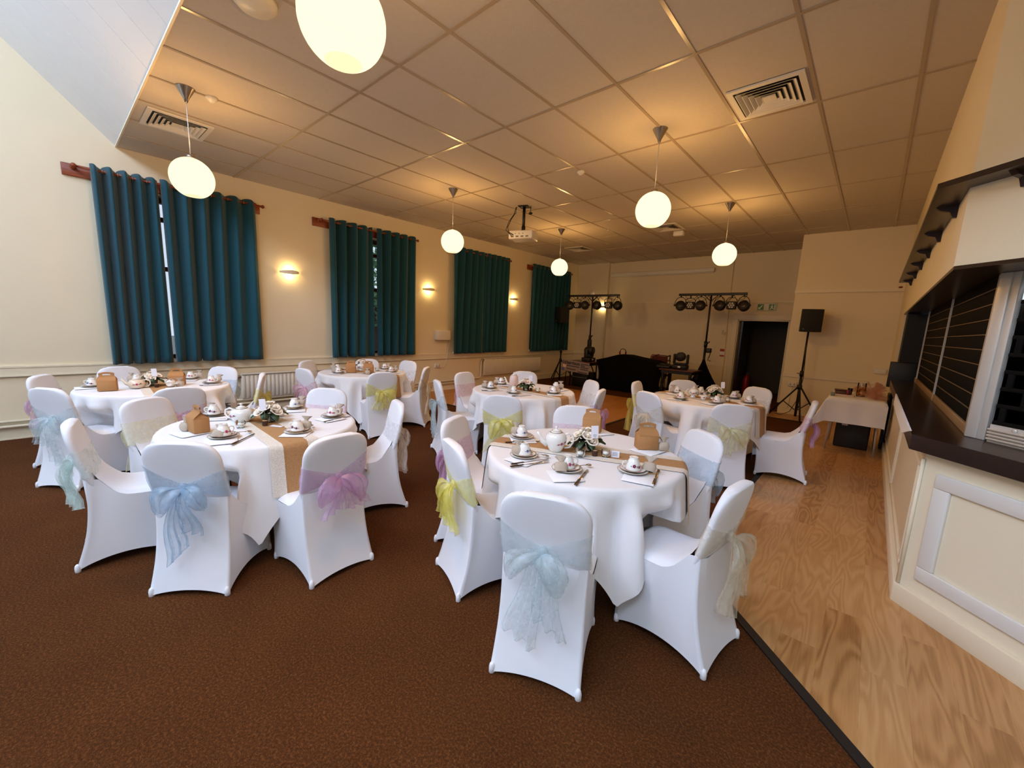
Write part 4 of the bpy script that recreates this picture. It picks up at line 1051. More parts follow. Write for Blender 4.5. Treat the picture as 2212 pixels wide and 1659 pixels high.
setting('D6', (-2.90, 4.065), 'pink', (-2.86, 4.03), (-2.86, 4.11), .8, [], (-2.8, 4.1), 2.8)
setting('D5', (-3.10, 4.40), 'blue', (-3.03, 4.40), (-3.06, 4.46), .8, [], None, 2.8, stand=True)
setting('F2', (-1.70, 5.08), 'pink', (-1.75, 5.05), (-1.68, 5.11), .8, [], None, 2.8, plates=2)
setting('F3', (-1.91, 5.55), 'red', (-1.93, 5.47), (-1.97, 5.55), .5, [], None, 1., stand=True)
setting('F1', (-1.31, 5.17), 'pink', (-1.36, 5.10), (-1.25, 5.2), .7, [], None, 2.6, stand=True)
setting('F5', (-1.28, 5.82), 'pink', None, (-1.23, 5.86), .7, [], None, 1.)
setting('F6', (-1.05, 5.55), 'pink', (-1.05, 5.46), (-1.0, 5.58), .7, [], None, 2.6)
setting('F4', (-1.70, 5.86), 'pink', None, (-1.75, 5.83), .7, [], None, 2.6, stand=True)

# kraft cake boxes
def cake_box(loc, rz, label):
    t = thing('cake_box', label, 'cake box', loc, rz, 'kraft cake boxes')
    w, d, h, R_ = .07, .046, .098, .15
    MB().rbox(-w, -d, 0, w, d, h, .002, seg=1).build('carton', M['kraft'], t)
    for s in (-1, 1):
        # curved lid panel rising to the carry handle with its slot
        out = [(-w, h), (w, h)]
        top = [(w*math.cos(a)**.55*1.0 if math.cos(a) > 0 else -w*abs(math.cos(a))**.55, h + .055*math.sin(a)**.6) for a in [PI*k/16 for k in range(17)]]
        mb = MB(); prof = []
        N = 16; rows = 6
        def fn(u, v):
            x, zt = top[int(round(u*N))]
            z = lerp(h, zt, v); f = sstep((z - h)/.046)
            return (x if v > .5 else lerp(w if x > 0 else -w, x, v*2) if abs(x) > w*.6 else x, s*lerp(d, .0035, f), z)
        mb.grid(fn, N, rows); mb.build('lid_panel', M['kraft'], t)
    mb = MB()
    # handle: two rounded arms and a bowed bar around a slot
    z0 = h + .044
    for s in (-1, 1): mb.rbox(s*.043 - .014, -.003, z0 - .012, s*.043 + .014, .003, z0 + .02, .001, seg=1)
    mb.grid(lambda u, v: ((u - .5)*.114, lerp(-.003, .003, v), z0 + .013 + .011*math.sin(PI*u)), 14, 1)
    mb.grid(lambda u, v: ((u - .5)*.114, -.003, z0 + lerp(.013, .032, v)*1 + .011*math.sin(PI*u)), 14, 2); mb.grid(lambda u, v: ((u - .5)*.114, .003, z0 + lerp(.013, .032, v) + .011*math.sin(PI*u)), 14, 2)
    mb.grid(lambda u, v: ((u - .5)*.114, lerp(-.003, .003, v), z0 + .032 + .011*math.sin(PI*u)), 14, 1)
    mb.build('carry_handle', M['kraft'], t)
    for s in (-1, 1):
        mb = MB(); mb.add([(s*w, -d, h), (s*w, d, h), (s*(w - .03), .003, h + .043), (s*(w - .03), -.003, h + .043)], [(0,1,2,3)]); mb.build('gable_fold', M['kraft'], t)
    return t
cake_box((-1.10, 2.69, ZT + .012), .75, 'kraft cake box with slotted handle on a napkin at the near right table')
cake_box((-1.60, 2.80, ZT + .012), .35, 'kraft cake box behind the roses at the near right table')
cake_box((-3.40, .62, ZT + .012), .12, 'kraft cake box with pointed top at the near left table')
cake_box((-5.70, .345, ZT + .006), 1.35, 'kraft cake box at the front edge of the far left table')
cake_box((-5.80, .905, ZT + .006), 1.2, 'kraft cake box right of the roses at the far left table')
cake_box((-5.93, 3.0, ZT + .006), 1.0, 'kraft cake box on the left at the table by the second window')
cake_box((-5.70, 3.16, ZT + .012), .95, 'kraft cake box behind the yellow bow chair at the second window table')
place('gift bag', 'gift_pouch', [('bag', pou_m), ('drawstring', pou_s)], (-5.62, 3.10, ZT + .008), .8, 'linen pouch leaning on a kraft box at the second window table', 'gift pouches')
place('gift bag', 'gift_pouch', [('bag', pou_m), ('drawstring', pou_s)], (-5.64, .9, ZT + .008), 1.2, 'linen pouch leaning on the right kraft box at the far left table', 'gift pouches')
o = place('teacup', 'teacup', [('cup_body', cup_m['red']), ('cup_handle', cup_h)], (-5.66, .83, ZT + .047), 1.2, 'dark rose teacup lying by the kraft box at the far left table', 'teacups', (PI*.5, 0))
# teapots
def teapot(loc, rz, label, kind='round'):
    t = thing('teapot', label, 'teapot', loc, rz, 'teapots')
    if kind == 'tall': prof = [(0, 0), (.05, 0), (.056, .006), (.06, .03), (.06, .09), (.056, .13), (.045, .15), (.036, .155)]; m0 = M['pinkchina']
    elif kind == 'wide': prof = [(0, 0), (.05, 0), (.062, .01), (.078, .04), (.08, .06), (.07, .085), (.05, .098), (.04, .1)]; m0 = M['china']
    elif kind == 'pearl': prof = [(0, 0), (.045, 0), (.06, .008), (.076, .035), (.075, .055), (.06, .08), (.045, .09), (.04, .092)]; m0 = M['pearl']
    elif kind == 'footed': prof = [(0, 0), (.035, 0), (.036, .01), (.022, .018), (.05, .035), (.064, .06), (.062, .085), (.045, .104), (.036, .108)]; m0 = M['china']
    else: prof = [(0, 0), (.036, 0), (.042, .006), (.055, .03), (.068, .065), (.072, .09), (.066, .112), (.05, .126), (.04, .129)]; m0 = M['china']
    H = prof[-1][1]; rt = prof[-1][0]; rm = max(p[0] for p in prof)
    mb = MB(); mb.lathe(prof, n=36)
    F = rad(prof[1:])
    sc = .012
    for a in (-PI/2 - .5, PI/2 + .5) if kind != 'tall' else (): flowers(mb, F, None, [(a, H*.5, sc, 1), (a + .42, H*.56, sc*.6, 2), (a - .35, H*.46, sc*.55, 1)], 0)
    if kind == 'footed': flowers(mb, F, None, [(b, H*.6, .007, 2) for b in (0.3, 1.4, 2.4, 3.6, 4.6, 5.6)], 0)
    mb.tube([(rt*math.cos(2*PI*k/30), rt*math.sin(2*PI*k/30), H + .001) for k in range(30)], .0018, 5, 5, True)
    bm_ = list(CHINA); bm_[0] = m0; mb.build('pot_body', bm_, t)
    lid = MB(); lid.lathe([(rt - .001, H), (rt*.9, H + .007), (rt*.5, H + .017), (.008, H + .021), (.006, H + .026), (.012, H + .032), (.012, H + .038), (0, H + .042)], n=30)
    lid.tube([(rt*.8*math.cos(2*PI*k/30), rt*.8*math.sin(2*PI*k/30), H + .011) for k in range(30)], .001, 5, 1, True)
    lid.build('lid', [M['china'], M['gold']], t)
    if kind == 'tall': sp = [(.045, 0, .03), (.085, 0, .04), (.1, 0, .075), (.112, 0, .11), (.13, 0, .125)]; sr = [.018, .014, .011, .009, .008]
    else: sp = [(rm*.8, 0, H*.35), (rm*1.25, 0, H*.5), (rm*1.5, 0, H*.8), (rm*1.75, 0, H*1.0)]; sr = [.022, .016, .011, .009]
    MB().tube(sp, sr, 14).build('spout', m0 if kind != 'tall' else M['china'], t)
    hp = [(-rm*.75, 0, H*.86), (-rm*1.15, 0, H*.98), (-rm*1.55, 0, H*.82), (-rm*1.6, 0, H*.5), (-rm*1.3, 0, H*.22), (-rm*.8, 0, H*.18)]
    MB().tube(hp, .0068, 10).build('pot_handle', m0 if kind != 'tall' else M['china'], t)
    return t
teapot((-1.50, 2.165, ZR), math.radians(-139), 'round white teapot painted with a pink rose at the near right table')
teapot((-3.57, .925, ZR), math.radians(41), 'wide white teapot with spout beside the roses at the near left table', 'wide')
teapot((-5.74, .565, ZR), math.radians(-125), 'pearly cream teapot at the far left table', 'pearl')
teapot((-3.57, 4.08, ZR), math.radians(-139), 'tall pale pink teapot with white lid on the middle table', 'tall')
teapot((-1.66, 5.42, ZR), math.radians(50), 'small footed flowered teapot at the table by the dark doorway', 'footed')
teapot((-6.10, 3.26, ZR), math.radians(40), 'small white teapot between the kraft boxes at the second window table', 'footed')
# roses
def rose_mesh(seed, m):
    rnd = random.Random(seed); mb = MB()
    mb.sphere((0, 0, .012), .011, 8, 0, 1, 1, 1.3)
    for ring, (n, r, h, op, w) in enumerate(((3, .010, .024, .15, .9), (5, .017, .025, .35, .8), (6, .026, .022, .75, .75))):
        for q in range(n):
            a0 = 2*PI*q/n + ring*.7 + rnd.uniform(-.15, .15)
            def fn(u, v, a0=a0):
                b = (v - .5)*2*w; rr = r*(.45 + .55*u) + .012*op*u*u*u; z = h*u*(1 - .18*abs(b/w)**3) - .005*op*max(0, u - .8)/.2
                rr -= .003*(1 - abs(b/w))*0
                return (rr*math.cos(a0 + b*(1 - .15*u)), rr*math.sin(a0 + b*(1 - .15*u)), z)
            mb.grid(fn, 5, 6)
    return mb.mesh('rose', m)
ROSE = [rose_mesh(1, M['rose']), rose_mesh(2, M['rose']), rose_mesh(3, M['blush'])]
def leaf_f(u, v): w = .017*math.sin(PI*u)**.7; return (u*.055, (v - .5)*2*w, .012*math.sin(PI*u) - .006*abs(v - .5)*2)
leaf_m = MB().grid(leaf_f, 8, 4).mesh('leaf', M['leaf'])
def roses(loc, label, n=8, seed=0, blush=False, sc=1.):
    rnd = random.Random(seed); t = thing('rose_arrangement', label, 'flowers', loc, rnd.uniform(0, 3), 'table flowers')
    h = .07
    MB().lathe([(.0, .0), (.035, 0), (.04, .006), (.042, h), (.039, h), (.037, .01), (0, .008)], n=28).build('vase', M['glass'], t)
    MB().lathe([(0, .009), (.033, .009), (.036, .045), (0, .05)], n=20).build('vase_filling', M['hessian'], t)
    pts = [(0, 0, h + .058)] + [(.047*math.cos(2*PI*k/5), .047*math.sin(2*PI*k/5), h + .035) for k in range(5)] + [(.07*math.cos(2*PI*k/4 + .6), .07*math.sin(2*PI*k/4 + .6), h + .008) for k in range(4)]
    for i, p in enumerate(pts[:n]):
        o = link('rose', ROSE[(i % 2) if not blush else (2 if i % 3 == 1 else i % 2)], t, p); d = Vector((p[0], p[1], .075)).normalized(); o.rotation_euler = d.to_track_quat('Z', 'Y').to_euler(); o.scale = (1.25*sc,)*3
    for k in range(7):
        a = 2*PI*k/7 + rnd.uniform(-.2, .2); o = link('leaf', leaf_m, t, (.035*math.cos(a), .035*math.sin(a), h + .0), (rnd.uniform(-.3, .3), rnd.uniform(.0, .45), a)); o.scale = (1.75,)*3
    return t
roses((-1.37, 2.335, ZR), 'ivory roses in a glass vase at the near right table', 10, 1)
roses((-3.44, 1.075, ZR), 'ivory roses with dark leaves in a glass vase at the near left table', 10, 2)
roses((-5.84, .705, ZR), 'ivory roses in a vase between the kraft boxes at the far left table', 10, 3)
roses((-6.36, 3.42, ZR), 'small rose posy behind the kraft boxes at the second window table', 8, 4)
roses((-3.27, 3.98, ZR), 'ivory and blush roses beside the pink teapot on the middle table', 7, 5, True, .95)
roses((-1.49, 5.70, ZR), 'pale blush roses at the table by the dark doorway', 10, 6)
# log place markers with a card on a wire
def marker(loc, rz, label, heart=False):
    t = thing('card_holder', label, 'card holder', loc, rz, 'log card holders')
    mb = MB(); mb.lathe([(0, 0), (.018, 0), (.0185, .018), (.018, .036), (0, .036)], n=18, smooth=False); mb.build('log_base', M['bark'], t)
    MB().lathe([(0, .0362), (.0165, .0362), (.0165, .0372), (0, .0372)], n=18).build('log_face', M['logend'], t)
    MB().tube([(0, 0, .036), (.002, 0, .09), (0, 0, .135)], .0011, 5).build('wire', M['steel'], t)
    c = MB().box(-.023, -.001, .118, .023, .001, .2).build('card', M['card'], t); c.rotation_euler = (0, -.06, 0)
    mb = MB(); MXX = T(0, -.0014, .135) @ Matrix.Rotation(PI/2, 4, 'X')
    hp = [(.009*math.sin(a)**3, (.0075*math.cos(a) - .003*math.cos(2*a) - .001*math.cos(3*a))) for a in [2*PI*k/20 for k in range(20)]]
    if heart:
        mb.tube([(x, -.0016, .135 + y) for x, y in hp], .0009, 4, 0, True)
        mb.build('card_mark', M['ink'], c)
    return t
marker((-1.265, 2.275, ZR), .72, 'log card holder with heart marked card at the near right table', True)
marker((-3.325, 1.005, ZR), .85, 'log card holder with tilted white card at the near left table')
marker((-5.70, .715, ZR), 1.2, 'log card holder with white card at the far left table')
marker((-3.205, 4.0, ZR), .7, 'log card holder with white card on the middle table')
marker((-1.40, 5.76, ZR), .25, 'log card holder with white card at the table by the dark doorway')
def tealight(loc, label):
    t = thing('tealight_holder', label, 'tealight', loc, random.uniform(0, 3), 'glass tealights')
    def fn(u, v):
        a = 2*PI*v; z = .006 + .05*u + .006*u*u*math.cos(4*a); r = .02 + .012*math.sin(PI*min(1, u*.6 + .25)) - .004*u*math.cos(4*a)
        return (r*math.cos(a), r*math.sin(a), z)
    mb = MB(); mb.grid(fn, 8, 28, closev=True); mb.lathe([(0, 0), (.026, 0), (.027, .012), (0, .014)], n=24); mb.build('holder', M['glass'], t)
    MB().lathe([(0, .015), (.0185, .015), (.0185, .032), (.003, .031), (.001, .038), (0, .038)], n=18).build('candle', M['wax'], t); return t
for p, l in (((-1.322, 2.19), 'glass tealight left of the log holder at the near right table'), ((-1.21, 2.32), 'glass tealight right of the log holder at the near right table'), ((-3.37, .86), 'empty looking glass tealight before the white teapot at the near left table'),
             ((-3.085, 3.99), 'glass tealight on the runner of the middle table'), ((-3.40, 3.885), 'glass tealight before the pink teapot on the middle table'), ((-1.42, 5.37), 'glass tealight left on the table by the dark doorway'), ((-1.255, 5.44), 'glass tealight right on the table by the dark doorway'), ((-5.93, 3.44), 'glass tealight on the second window table')):
    tealight(p + (ZR,), l)
def bowl(loc, label, handle=False, m='china', r=.05):
    t = thing('sugar_bowl', label, 'bowl', loc, .8, 'sugar bowls and jugs')
    pr = [(0, 0), (r*.5, 0), (r*.52, .008), (r*.8, .025), (r, .052), (r*.97, .053), (r*.75, .028), (0, .012)]
    mb = MB(); mb.lathe(pr, n=28); flowers(mb, rad(pr[1:5]), None, [(a, .032, .009, 1) for a in (.2, 1.8, 3.3, 4.4, 5.4)], 0)
    mb.build('bowl_body', CHINA, t)
    if handle: MB().tube([(r*.9, 0, .045), (r*1.4, 0, .048), (r*1.45, 0, .03), (r*.85, 0, .02)], .004, 8).build('bowl_handle', M['china'], t)
bowl((-1.375, 2.43, ZR), 'flowered china bowl behind the vase at the near right table')
bowl((-3.585, 1.20, ZR), 'white china bowl beside the roses at the near left table')
bowl((-1.51, 5.33, ZR), 'flowered sugar bowl at the table by the dark doorway')
bowl((-1.61, 5.75, ZR), 'white jug with handle behind the teapot at the doorway table', True, r=.042)
tag(MB().lathe([(0, 0), (.03, 0), (.033, .07), (.03, .075), (.027, .012), (0, .01)], (-1.475, 2.36, ZR), 22).build('metal_beaker', M['grey']), 'small grey beaker behind the rose painted teapot', 'beaker')
def runner_card(loc, rz, label, stand):
    t = thing('small_card', label, 'card', loc, rz)
    if stand:
        Mx = Matrix.Rotation(-.35, 4, 'X'); MB().box(-.026, 0, 0, .026, .001, .042, M=Mx).build('card_front', M['card'], t)
        mb = MB()
        for k in range(4): mb.box(-.018, -.0008, .01 + .007*k, .017 - .004*(k % 2), .0, .0125 + .007*k, M=Mx)
        mb.build('card_text', M['ink'], t)
    else: MB().rbox(-.05, -.02, 0, .05, .02, .002, .0008, seg=1).build('card_front', M['card'], t)
runner_card((-1.155, 2.345, ZR), .55, 'tiny printed card standing on the runner at the near right table', True)
runner_card((-3.25, 1.06, ZR), .5, 'flat white card on the runner at the near left table', False)

# ================================================================ side table by the bar
t = thing('side_table', 'small table with thin metal legs at the end of the bar', 'table', (-.08, 7.8, 0))
MB().rbox(-.3, -.42, .76, .31, .42, .782, .004).build('tabletop', M['brownwood'], t)
lg = MB().cyl((0, 0, 0), (.03, 0, .76), .012).mesh('leg', M['alu'])
for x, y, f in ((-.27, -.36, 0), (.28, -.36, PI), (-.27, .36, 0), (.28, .36, PI)): link('leg', lg, t, (x, y, .006), (0, 0, f))
def side_cloth(u, v):
    # rectangle cloth over a rectangular top with hanging corner folds
    X, Y = lerp(-.62, .60, u), lerp(-.78, .74, v); hx, hy = .305, .425
    ox, oy = max(0, abs(X) - hx), max(0, abs(Y) - hy); sx, sy = (1 if X > 0 else -1), (1 if Y > 0 else -1)
    z = -max(ox, oy) - .35*min(ox, oy); d = max(ox, oy)
    x = sx*min(abs(X), hx) + sx*(.16*ox + .35*min(ox, oy) + .02*sstep(d/.03)*(ox > 0)); y = sy*min(abs(Y), hy) + sy*(.1*oy + .25*min(ox, oy) + .02*sstep(d/.03)*(oy > 0))
    if X > 0: x = min(x, hx + .035)
    y += .008*math.sin(X*22)*sstep(oy/.1)
    return (x, y, z + .008)
o = MB().grid(side_cloth, 44, 48).build('tablecloth', M['cloth'], None, (-.08, 7.8, .782)); tag(o, 'white rectangular cloth over the small side table at the bar end', 'tablecloth')
t = thing('storage_crate', 'black plastic crate with white label under the side table', 'crate', (-.07, 7.95, .006))
mb = MB(); mb.rbox(-.2, -.2, 0, .2, .2, .4, .02); mb.build('crate_body', M['crate'], t); MB().rbox(-.215, -.215, .38, .215, .215, .42, .01).build('crate_rim', M['crate'], t)
MB().box(-.13, -.219, .335, -.06, -.214, .372).build('paper_label', M['card'], t)
t = thing('folded_board', 'narrow black board standing upright between side table and bar', 'board', (.275, 8.25, .004))
MB().rbox(-.018, -.15, 0, .018, .15, .83, .006).build('board', M['black'], t)
MB().cyl((0, -.12, 0), (0, -.12, -.0), .01).box(-.02, -.16, .1, .02, -.15, .7).build('edge_trim', M['blackplastic'], t)
t = thing('glass_jar', 'tall glass jar of glowing amber beads on the side table', 'jar', (-.05, 7.78, .79))
MB().lathe([(0, 0), (.05, 0), (.052, .01), (.052, .19), (.05, .2)], n=24, caps=False).build('jar_glass', M['glass'], t)
mb = MB(); rnd = random.Random(4)
for _ in range(46): mb.sphere((rnd.uniform(-.033, .033), rnd.uniform(-.033, .033), rnd.uniform(.02, .13)), .014, 8)
mb.build('amber_beads', M['amber'], t)['kind'] = 'stuff'
def puff(name, label, loc, r, n, seed):
    rnd = random.Random(seed); mb = MB()
    for q in range(n):
        a = rnd.uniform(0, 6.3); el = rnd.uniform(.1, 1.2); ph = rnd.uniform(0, 6)
        d = Vector((math.cos(a)*math.cos(el), math.sin(a)*math.cos(el), math.sin(el))); s1 = d.cross(Vector((0, 0, 1))).normalized(); s2 = d.cross(s1)
        def fn(u, v): 
            w = r*.45*math.sin(PI*min(.95, u*.8 + .1)); b = (v - .5)*2
            return Vector((r*.0, 0, .012)) + d*r*u + s1*w*b + s2*(.2*r*math.sin(4*b + ph)*u)
        mb.grid(fn, 5, 7)
    return tag(mb.build(name, M['tulle'], None, loc), label, 'tulle')
puff('tulle_bundle', 'puffy peach tulle bundle at the right of the side table', (.1, 7.62, .79), .17, 16, 1)
puff('tulle_bundle', 'peach tulle bundle behind the amber jar on the side table', (.05, 7.98, .79), .21, 14, 2)
t = thing('favour_tray', 'low pink edged tray holding trinkets on the side table', 'tray', (-.26, 7.72, .79), .1)
MB().rbox(-.11, -.14, 0, .13, .14, .02, .004).build('tray_base', M['pinkchina'], t)
MB().rbox(-.08, -.08, .021, .1, .12, .06, .006).rbox(-.09, -.02, .061, .06, .1, .08, .004).build('dark_packet', M['brownwood'], t)
MB().cyl((.06, -.1, .021), (.06, -.1, .09), .02).build('pot', M['rosered'], t)
for i, (x, y) in enumerate(((-.18, 8.02), (-.08, 8.08))):
    tag(MB().lathe([(0, 0), (.028, 0), (.032, .08), (.03, .085), (.028, .01), (0, .01)], (x, y, .79), 16).build('tumbler', M['glass']), ('small clear tumbler at the back left of the side table', 'clear tumbler beside the amber jar at the back of the side table')[i], 'glass', 'glass tumblers')
tag(MB().rbox(-.4 + .02, 7.45, .79, -.33, 7.52, .84, .006).build('candle_pot', M['leafprint']), 'little greenish candle pot at the front left corner of the side table', 'pot')

# ================================================================ disco gear
def tripod_legs(t, r, hub, foot_m='black'):
    me = None
    for k in range(3):
        a = 2*PI*k/3 + .45
        mb = MB(); mb.tube([(.03, 0, hub), (r, 0, .02)], .016, 8); mb.tube([(.03, 0, .16), (r*.55, 0, hub*.5)], .009, 6); mb.sphere((r, 0, .02), .02, 8)
        o = mb.build('leg', M['black'], t); o.rotation_euler = (0, 0, a)
def speaker_stand(loc, H, label, rz=0, r=.48, hub=.62):
    t = thing('speaker_stand', label, 'speaker stand', loc, rz, 'tripod speaker stands')
    MB().cyl((0, 0, .03), (0, 0, hub + .28), .024).cyl((0, 0, hub + .2), (0, 0, H), .017).build('pole', M['black'], t)
    MB().cyl((0, 0, hub - .04), (0, 0, hub + .05), .042).cyl((0, 0, hub + .22), (0, 0, hub + .33), .034).build('collar', M['black'], t)
    MB().cyl((0, 0, hub + .27), (-.08, 0, hub + .28), .012).build('knob', M['grey'], t)
    tripod_legs(t, r, hub); return t
def speaker(loc, rz, label, w=.34, h=.44, d=.32):
    t = thing('loudspeaker', label, 'loudspeaker', loc, rz, 'black loudspeakers')
    mb = MB(); mb.prism([(-w/2, -d/2), (w/2, -d/2), (w*.32, d/2), (-w*.32, d/2)], 0, h); o = mb.build('cabinet', M['blackplastic'], t)
    b = o.modifiers.new('edge', 'BEVEL'); b.width = .012; b.segments = 2
    MB().rbox(-w/2 + .015, -d/2 - .008, .02, w/2 - .015, -d/2 + .004, h - .02, .006).build('grille', M['grille'], t)
    MB().lathe([(0, 0), (.014, 0), (.014, .006), (0, .006)], (0, 0, 0), 12, 0, T(-w*.32, -d/2 - .008, .05) @ Matrix.Rotation(PI/2, 4, 'X')).build('badge', M['grey'], t)
    return t
speaker_stand((-1.0, 9.80, .005), 1.72, 'black tripod speaker stand in front of the projecting wall block', .35)
speaker((-1.0, 9.80, 1.72), .25, 'black loudspeaker on its tripod before the projecting wall block', .36, .43)
speaker_stand((-7.08, 10.2, 0), 1.74, 'black tripod speaker stand beside the last teal curtain', .2, .46)
speaker((-7.1, 10.2, 1.74), -.35, 'black loudspeaker partly in front of the last teal curtain', .3, .46)
def par_round():
    mb = MB(); mb.lathe([(0, -.02), (.082, -.02), (.088, -.01), (.088, .06), (.06, .1), (.03, .12), (0, .12)], n=24); body = mb.mesh('can', M['blackplastic'])
    lens = MB().lathe([(0, -.022), (.07, -.022), (.07, -.018), (0, -.018)], n=24).mesh('lens', M['darklens'])
    yk = MB().tube([(-.098, 0, 0), (-.1, 0, .04), (-.075, 0, .11), (-.03, 0, .145), (.03, 0, .145), (.075, 0, .11), (.1, 0, .04), (.098, 0, 0)], .006, 6).cyl((0, 0, .14), (0, 0, .19), .012).cyl((-.115, 0, 0), (-.08, 0, 0), .016).cyl((.08, 0, 0), (.115, 0, 0), .016).mesh('yoke', M['black'])
    return body, lens, yk
def par_square():
    body = MB().rbox(-.072, -.065, -.02, .072, .065, .07, .012).mesh('housing', M['blackplastic'])
    mb = MB()
    for k in range(7):
        a = 2*PI*k/6; r = .038 if k < 6 else 0
        mb.lathe([(0, -.026), (.014, -.024), (.016, -.018), (0, -.018)], (r*math.cos(a), r*math.sin(a), 0), 12)
    lens = mb.mesh('led_cluster', M['led'])
    yk = MB().tube([(-.08, 0, 0), (-.082, 0, .09), (-.05, 0, .125), (.05, 0, .125), (.082, 0, .09), (.08, 0, 0)], .006, 6).cyl((0, 0, .12), (0, 0, .19), .012).mesh('yoke', M['black'])
    return body, lens, yk
PR, PS = par_round(), par_square()
def light_bar(loc, half, rz, side, cone, base_r):
    H = loc[2]
    t = thing('lighting_stand', 'tall black lighting stand with T bar %s' % ('beside the last curtain' if side == 'left' else 'left of the doorway, base under a black cloth'), 'lighting stand', (loc[0], loc[1], 0), rz, 'lighting stands')
    MB().rbox(-half, -.028, H - .028, half, .028, H + .028, .004).build('cross_bar', M['black'], t)
    MB().cyl((0, 0, .1), (0, 0, 1.3), .028).cyl((0, 0, 1.25), (0, 0, H), .021).build('pole', M['black'], t)
    mb = MB()
    for s in (-1, 1): mb.tube([(0, 0, H - .16), (s*.16, 0, H - .02)], .01, 6)
    mb.build('brace', M['black'], t)
    MB().cyl((0, 0, 1.28), (0, 0, 1.42), .04).tube([(.03, 0, 1.36), (.09, -.02, 1.42)], .012, 6).build('collar', M['black'], t)
    tripod_legs(t, base_r, .7)
    if cone:
        cr = MB(); cr.rbox(.03, -.05, 1.15, .14, .05, 1.26, .01); cr.tube([(.14, 0, 1.2), (.12, -.04, 1.05), (.1, -.05, .98), (.17, -.06, .96)], .009, 6); cr.build('crank', M['black'], t)
        def fn(u, v):
            a = 2*PI*v; tri = 1 + .22*math.cos(3*(a - .45)); r = .03 + (base_r + .06)*u**1.25*tri*(1 + .05*math.sin(9*a)*u)
            return (r*math.cos(a), r*math.sin(a), .98 - .965*u)
        o = MB().grid(fn, 14, 48, closev=True).build('stand_skirt', M['blackcloth'], None, (loc[0], loc[1], 0), (0, 0, rz)); tag(o, 'black cloth tent over the foot of the lighting stand by the doorway', 'cloth')
    else: MB().rbox(-.05, -.05, 1.05, .05, .05, 1.3, .02).build('winch', M['black'], t)
    mb = MB(); rnd = random.Random(len(side))
    for k in range(5):
        x0 = -half*.8 + half*.36*k; mb.tube([(x0, .02, H - .03), (x0 + .08, .03, H - .1 - rnd.random()*.08), (x0 + .2, .03, H - .12), (x0 + half*.36, .02, H - .03)], .006, 5)
    mb.build('cable', M['black'], t)
    names = ['far left end', 'second from left', 'third from left', 'third from right', 'second from right', 'far right end']
    for k, f in enumerate((-.93, -.62, -.3, .14 if side == 'left' else .26, .6, .93)):
        sq = k in (1, 4); body, lens, yk = PS if sq else PR
        p = Matrix.Translation((loc[0], loc[1], 0)) @ Rz(rz) @ Vector((f*half, -.0, H - .255))
        o = thing('par_light', '%s black stage light at the %s of the %s lighting bar' % (('round', 'square seven lens')[sq], names[k], side), 'stage light', p, rz + (.3, .1, .35, -.3, .05, -.25)[k]*(1 if side == 'left' else .7), 'stage lights')
        yk_o = link('yoke', yk, o)
        o.scale = (1.35,)*3
        b = link('housing' if sq else 'can', body, o, (0, 0, 0), (PI/2 - (.25 if not sq else .1) - PI + .0, 0, 0)); b.rotation_euler = (-PI/2 - .3 + PI, 0, 0) if False else (PI/2 + (.28, .08, .2, .15, .1, .35)[k], 0, 0)
        b.rotation_euler = (-(PI/2) + PI + 0, 0, 0); b.rotation_euler = (-PI/2 - (.3, .05, .15, .15, .05, .35)[k], 0, 0)
        link('led_cluster' if sq else 'lens', lens, b)
light_bar((-6.05, 10.1, 2.51), .8, .02, 'left', False, .34)
light_bar((-3.05, 10.45, 2.525), .76, -.02, 'right', True, .40)
def moving_head(loc, rz, label, tilt=0.):
    t = thing('moving_head_lamp', label, 'moving head lamp', loc, rz, 'moving head lamps')
    MB().rbox(-.17, -.13, .012, .17, .13, .11, .02).box(-.15, -.11, 0, -.11, .11, .014).box(.11, -.11, 0, .15, .11, .014).build('lamp_base', M['blackplastic'], t)
    MB().box(-.03, -.1315, .045, .03, -.129, .08).build('display', M['card'], t)
    mb = MB(); mb.rbox(-.15, -.06, .11, .15, .06, .15, .012)
    for s in (-1, 1): mb.rbox(s*.15 - .025, -.055, .12, s*.15 + .025, .055, .36, .02)
    mb.build('lamp_yoke', M['blackplastic'], t)
    mb = MB(); mb.lathe([(0, -.13), (.1, -.13), (.108, -.12), (.108, .02), (.085, .1), (.05, .13), (0, .13)], n=28, M=Matrix.Rotation(PI/2 + PI + tilt, 4, 'X').to_3x3())
    mb.build('lamp_head', M['blackplastic'], t, (0, 0, .3)); return t
moving_head((-5.82, 9.72, .715), PI/2, 'moving head lamp seen end on, on the brown table by the banner')
moving_head((-3.42, 9.95, .735), .1, 'moving head lamp facing out on the small turned leg table')
def small_table(loc, w, d, h, label, turned):
    t = thing('small_table', label, 'table', loc, 0, 'small brown tables')
    MB().rbox(-w, -d, h - .03, w, d, h, .006).build('tabletop', M['brownwood'], t)
    MB().box(-w + .05, -d + .04, h - .1, w - .05, d - .04, h - .03).build('apron', M['black'], t)
    pr = [(.022, 0), (.03, .03), (.02, .06), (.028, .14), (.034, .3), (.024, .36), (.036, .4), (.036, h - .1), (.03, h - .04)] if turned else [(.022, 0), (.022, h - .05)]
    me = MB().lathe(pr, n=14 if turned else 4).mesh('leg', M['black'])
    for sx in (-1, 1):
        for sy in (-1, 1): link('leg', me, t, (sx*(w - .08), sy*(d - .08), 0))
small_table((-5.98, 9.75, 0), .36, .3, .712, 'brown topped table beneath the end on moving head lamp', False)
small_table((-3.42, 9.98, 0), .40, .32, .732, 'brown table with black turned legs right of the draped booth', True)
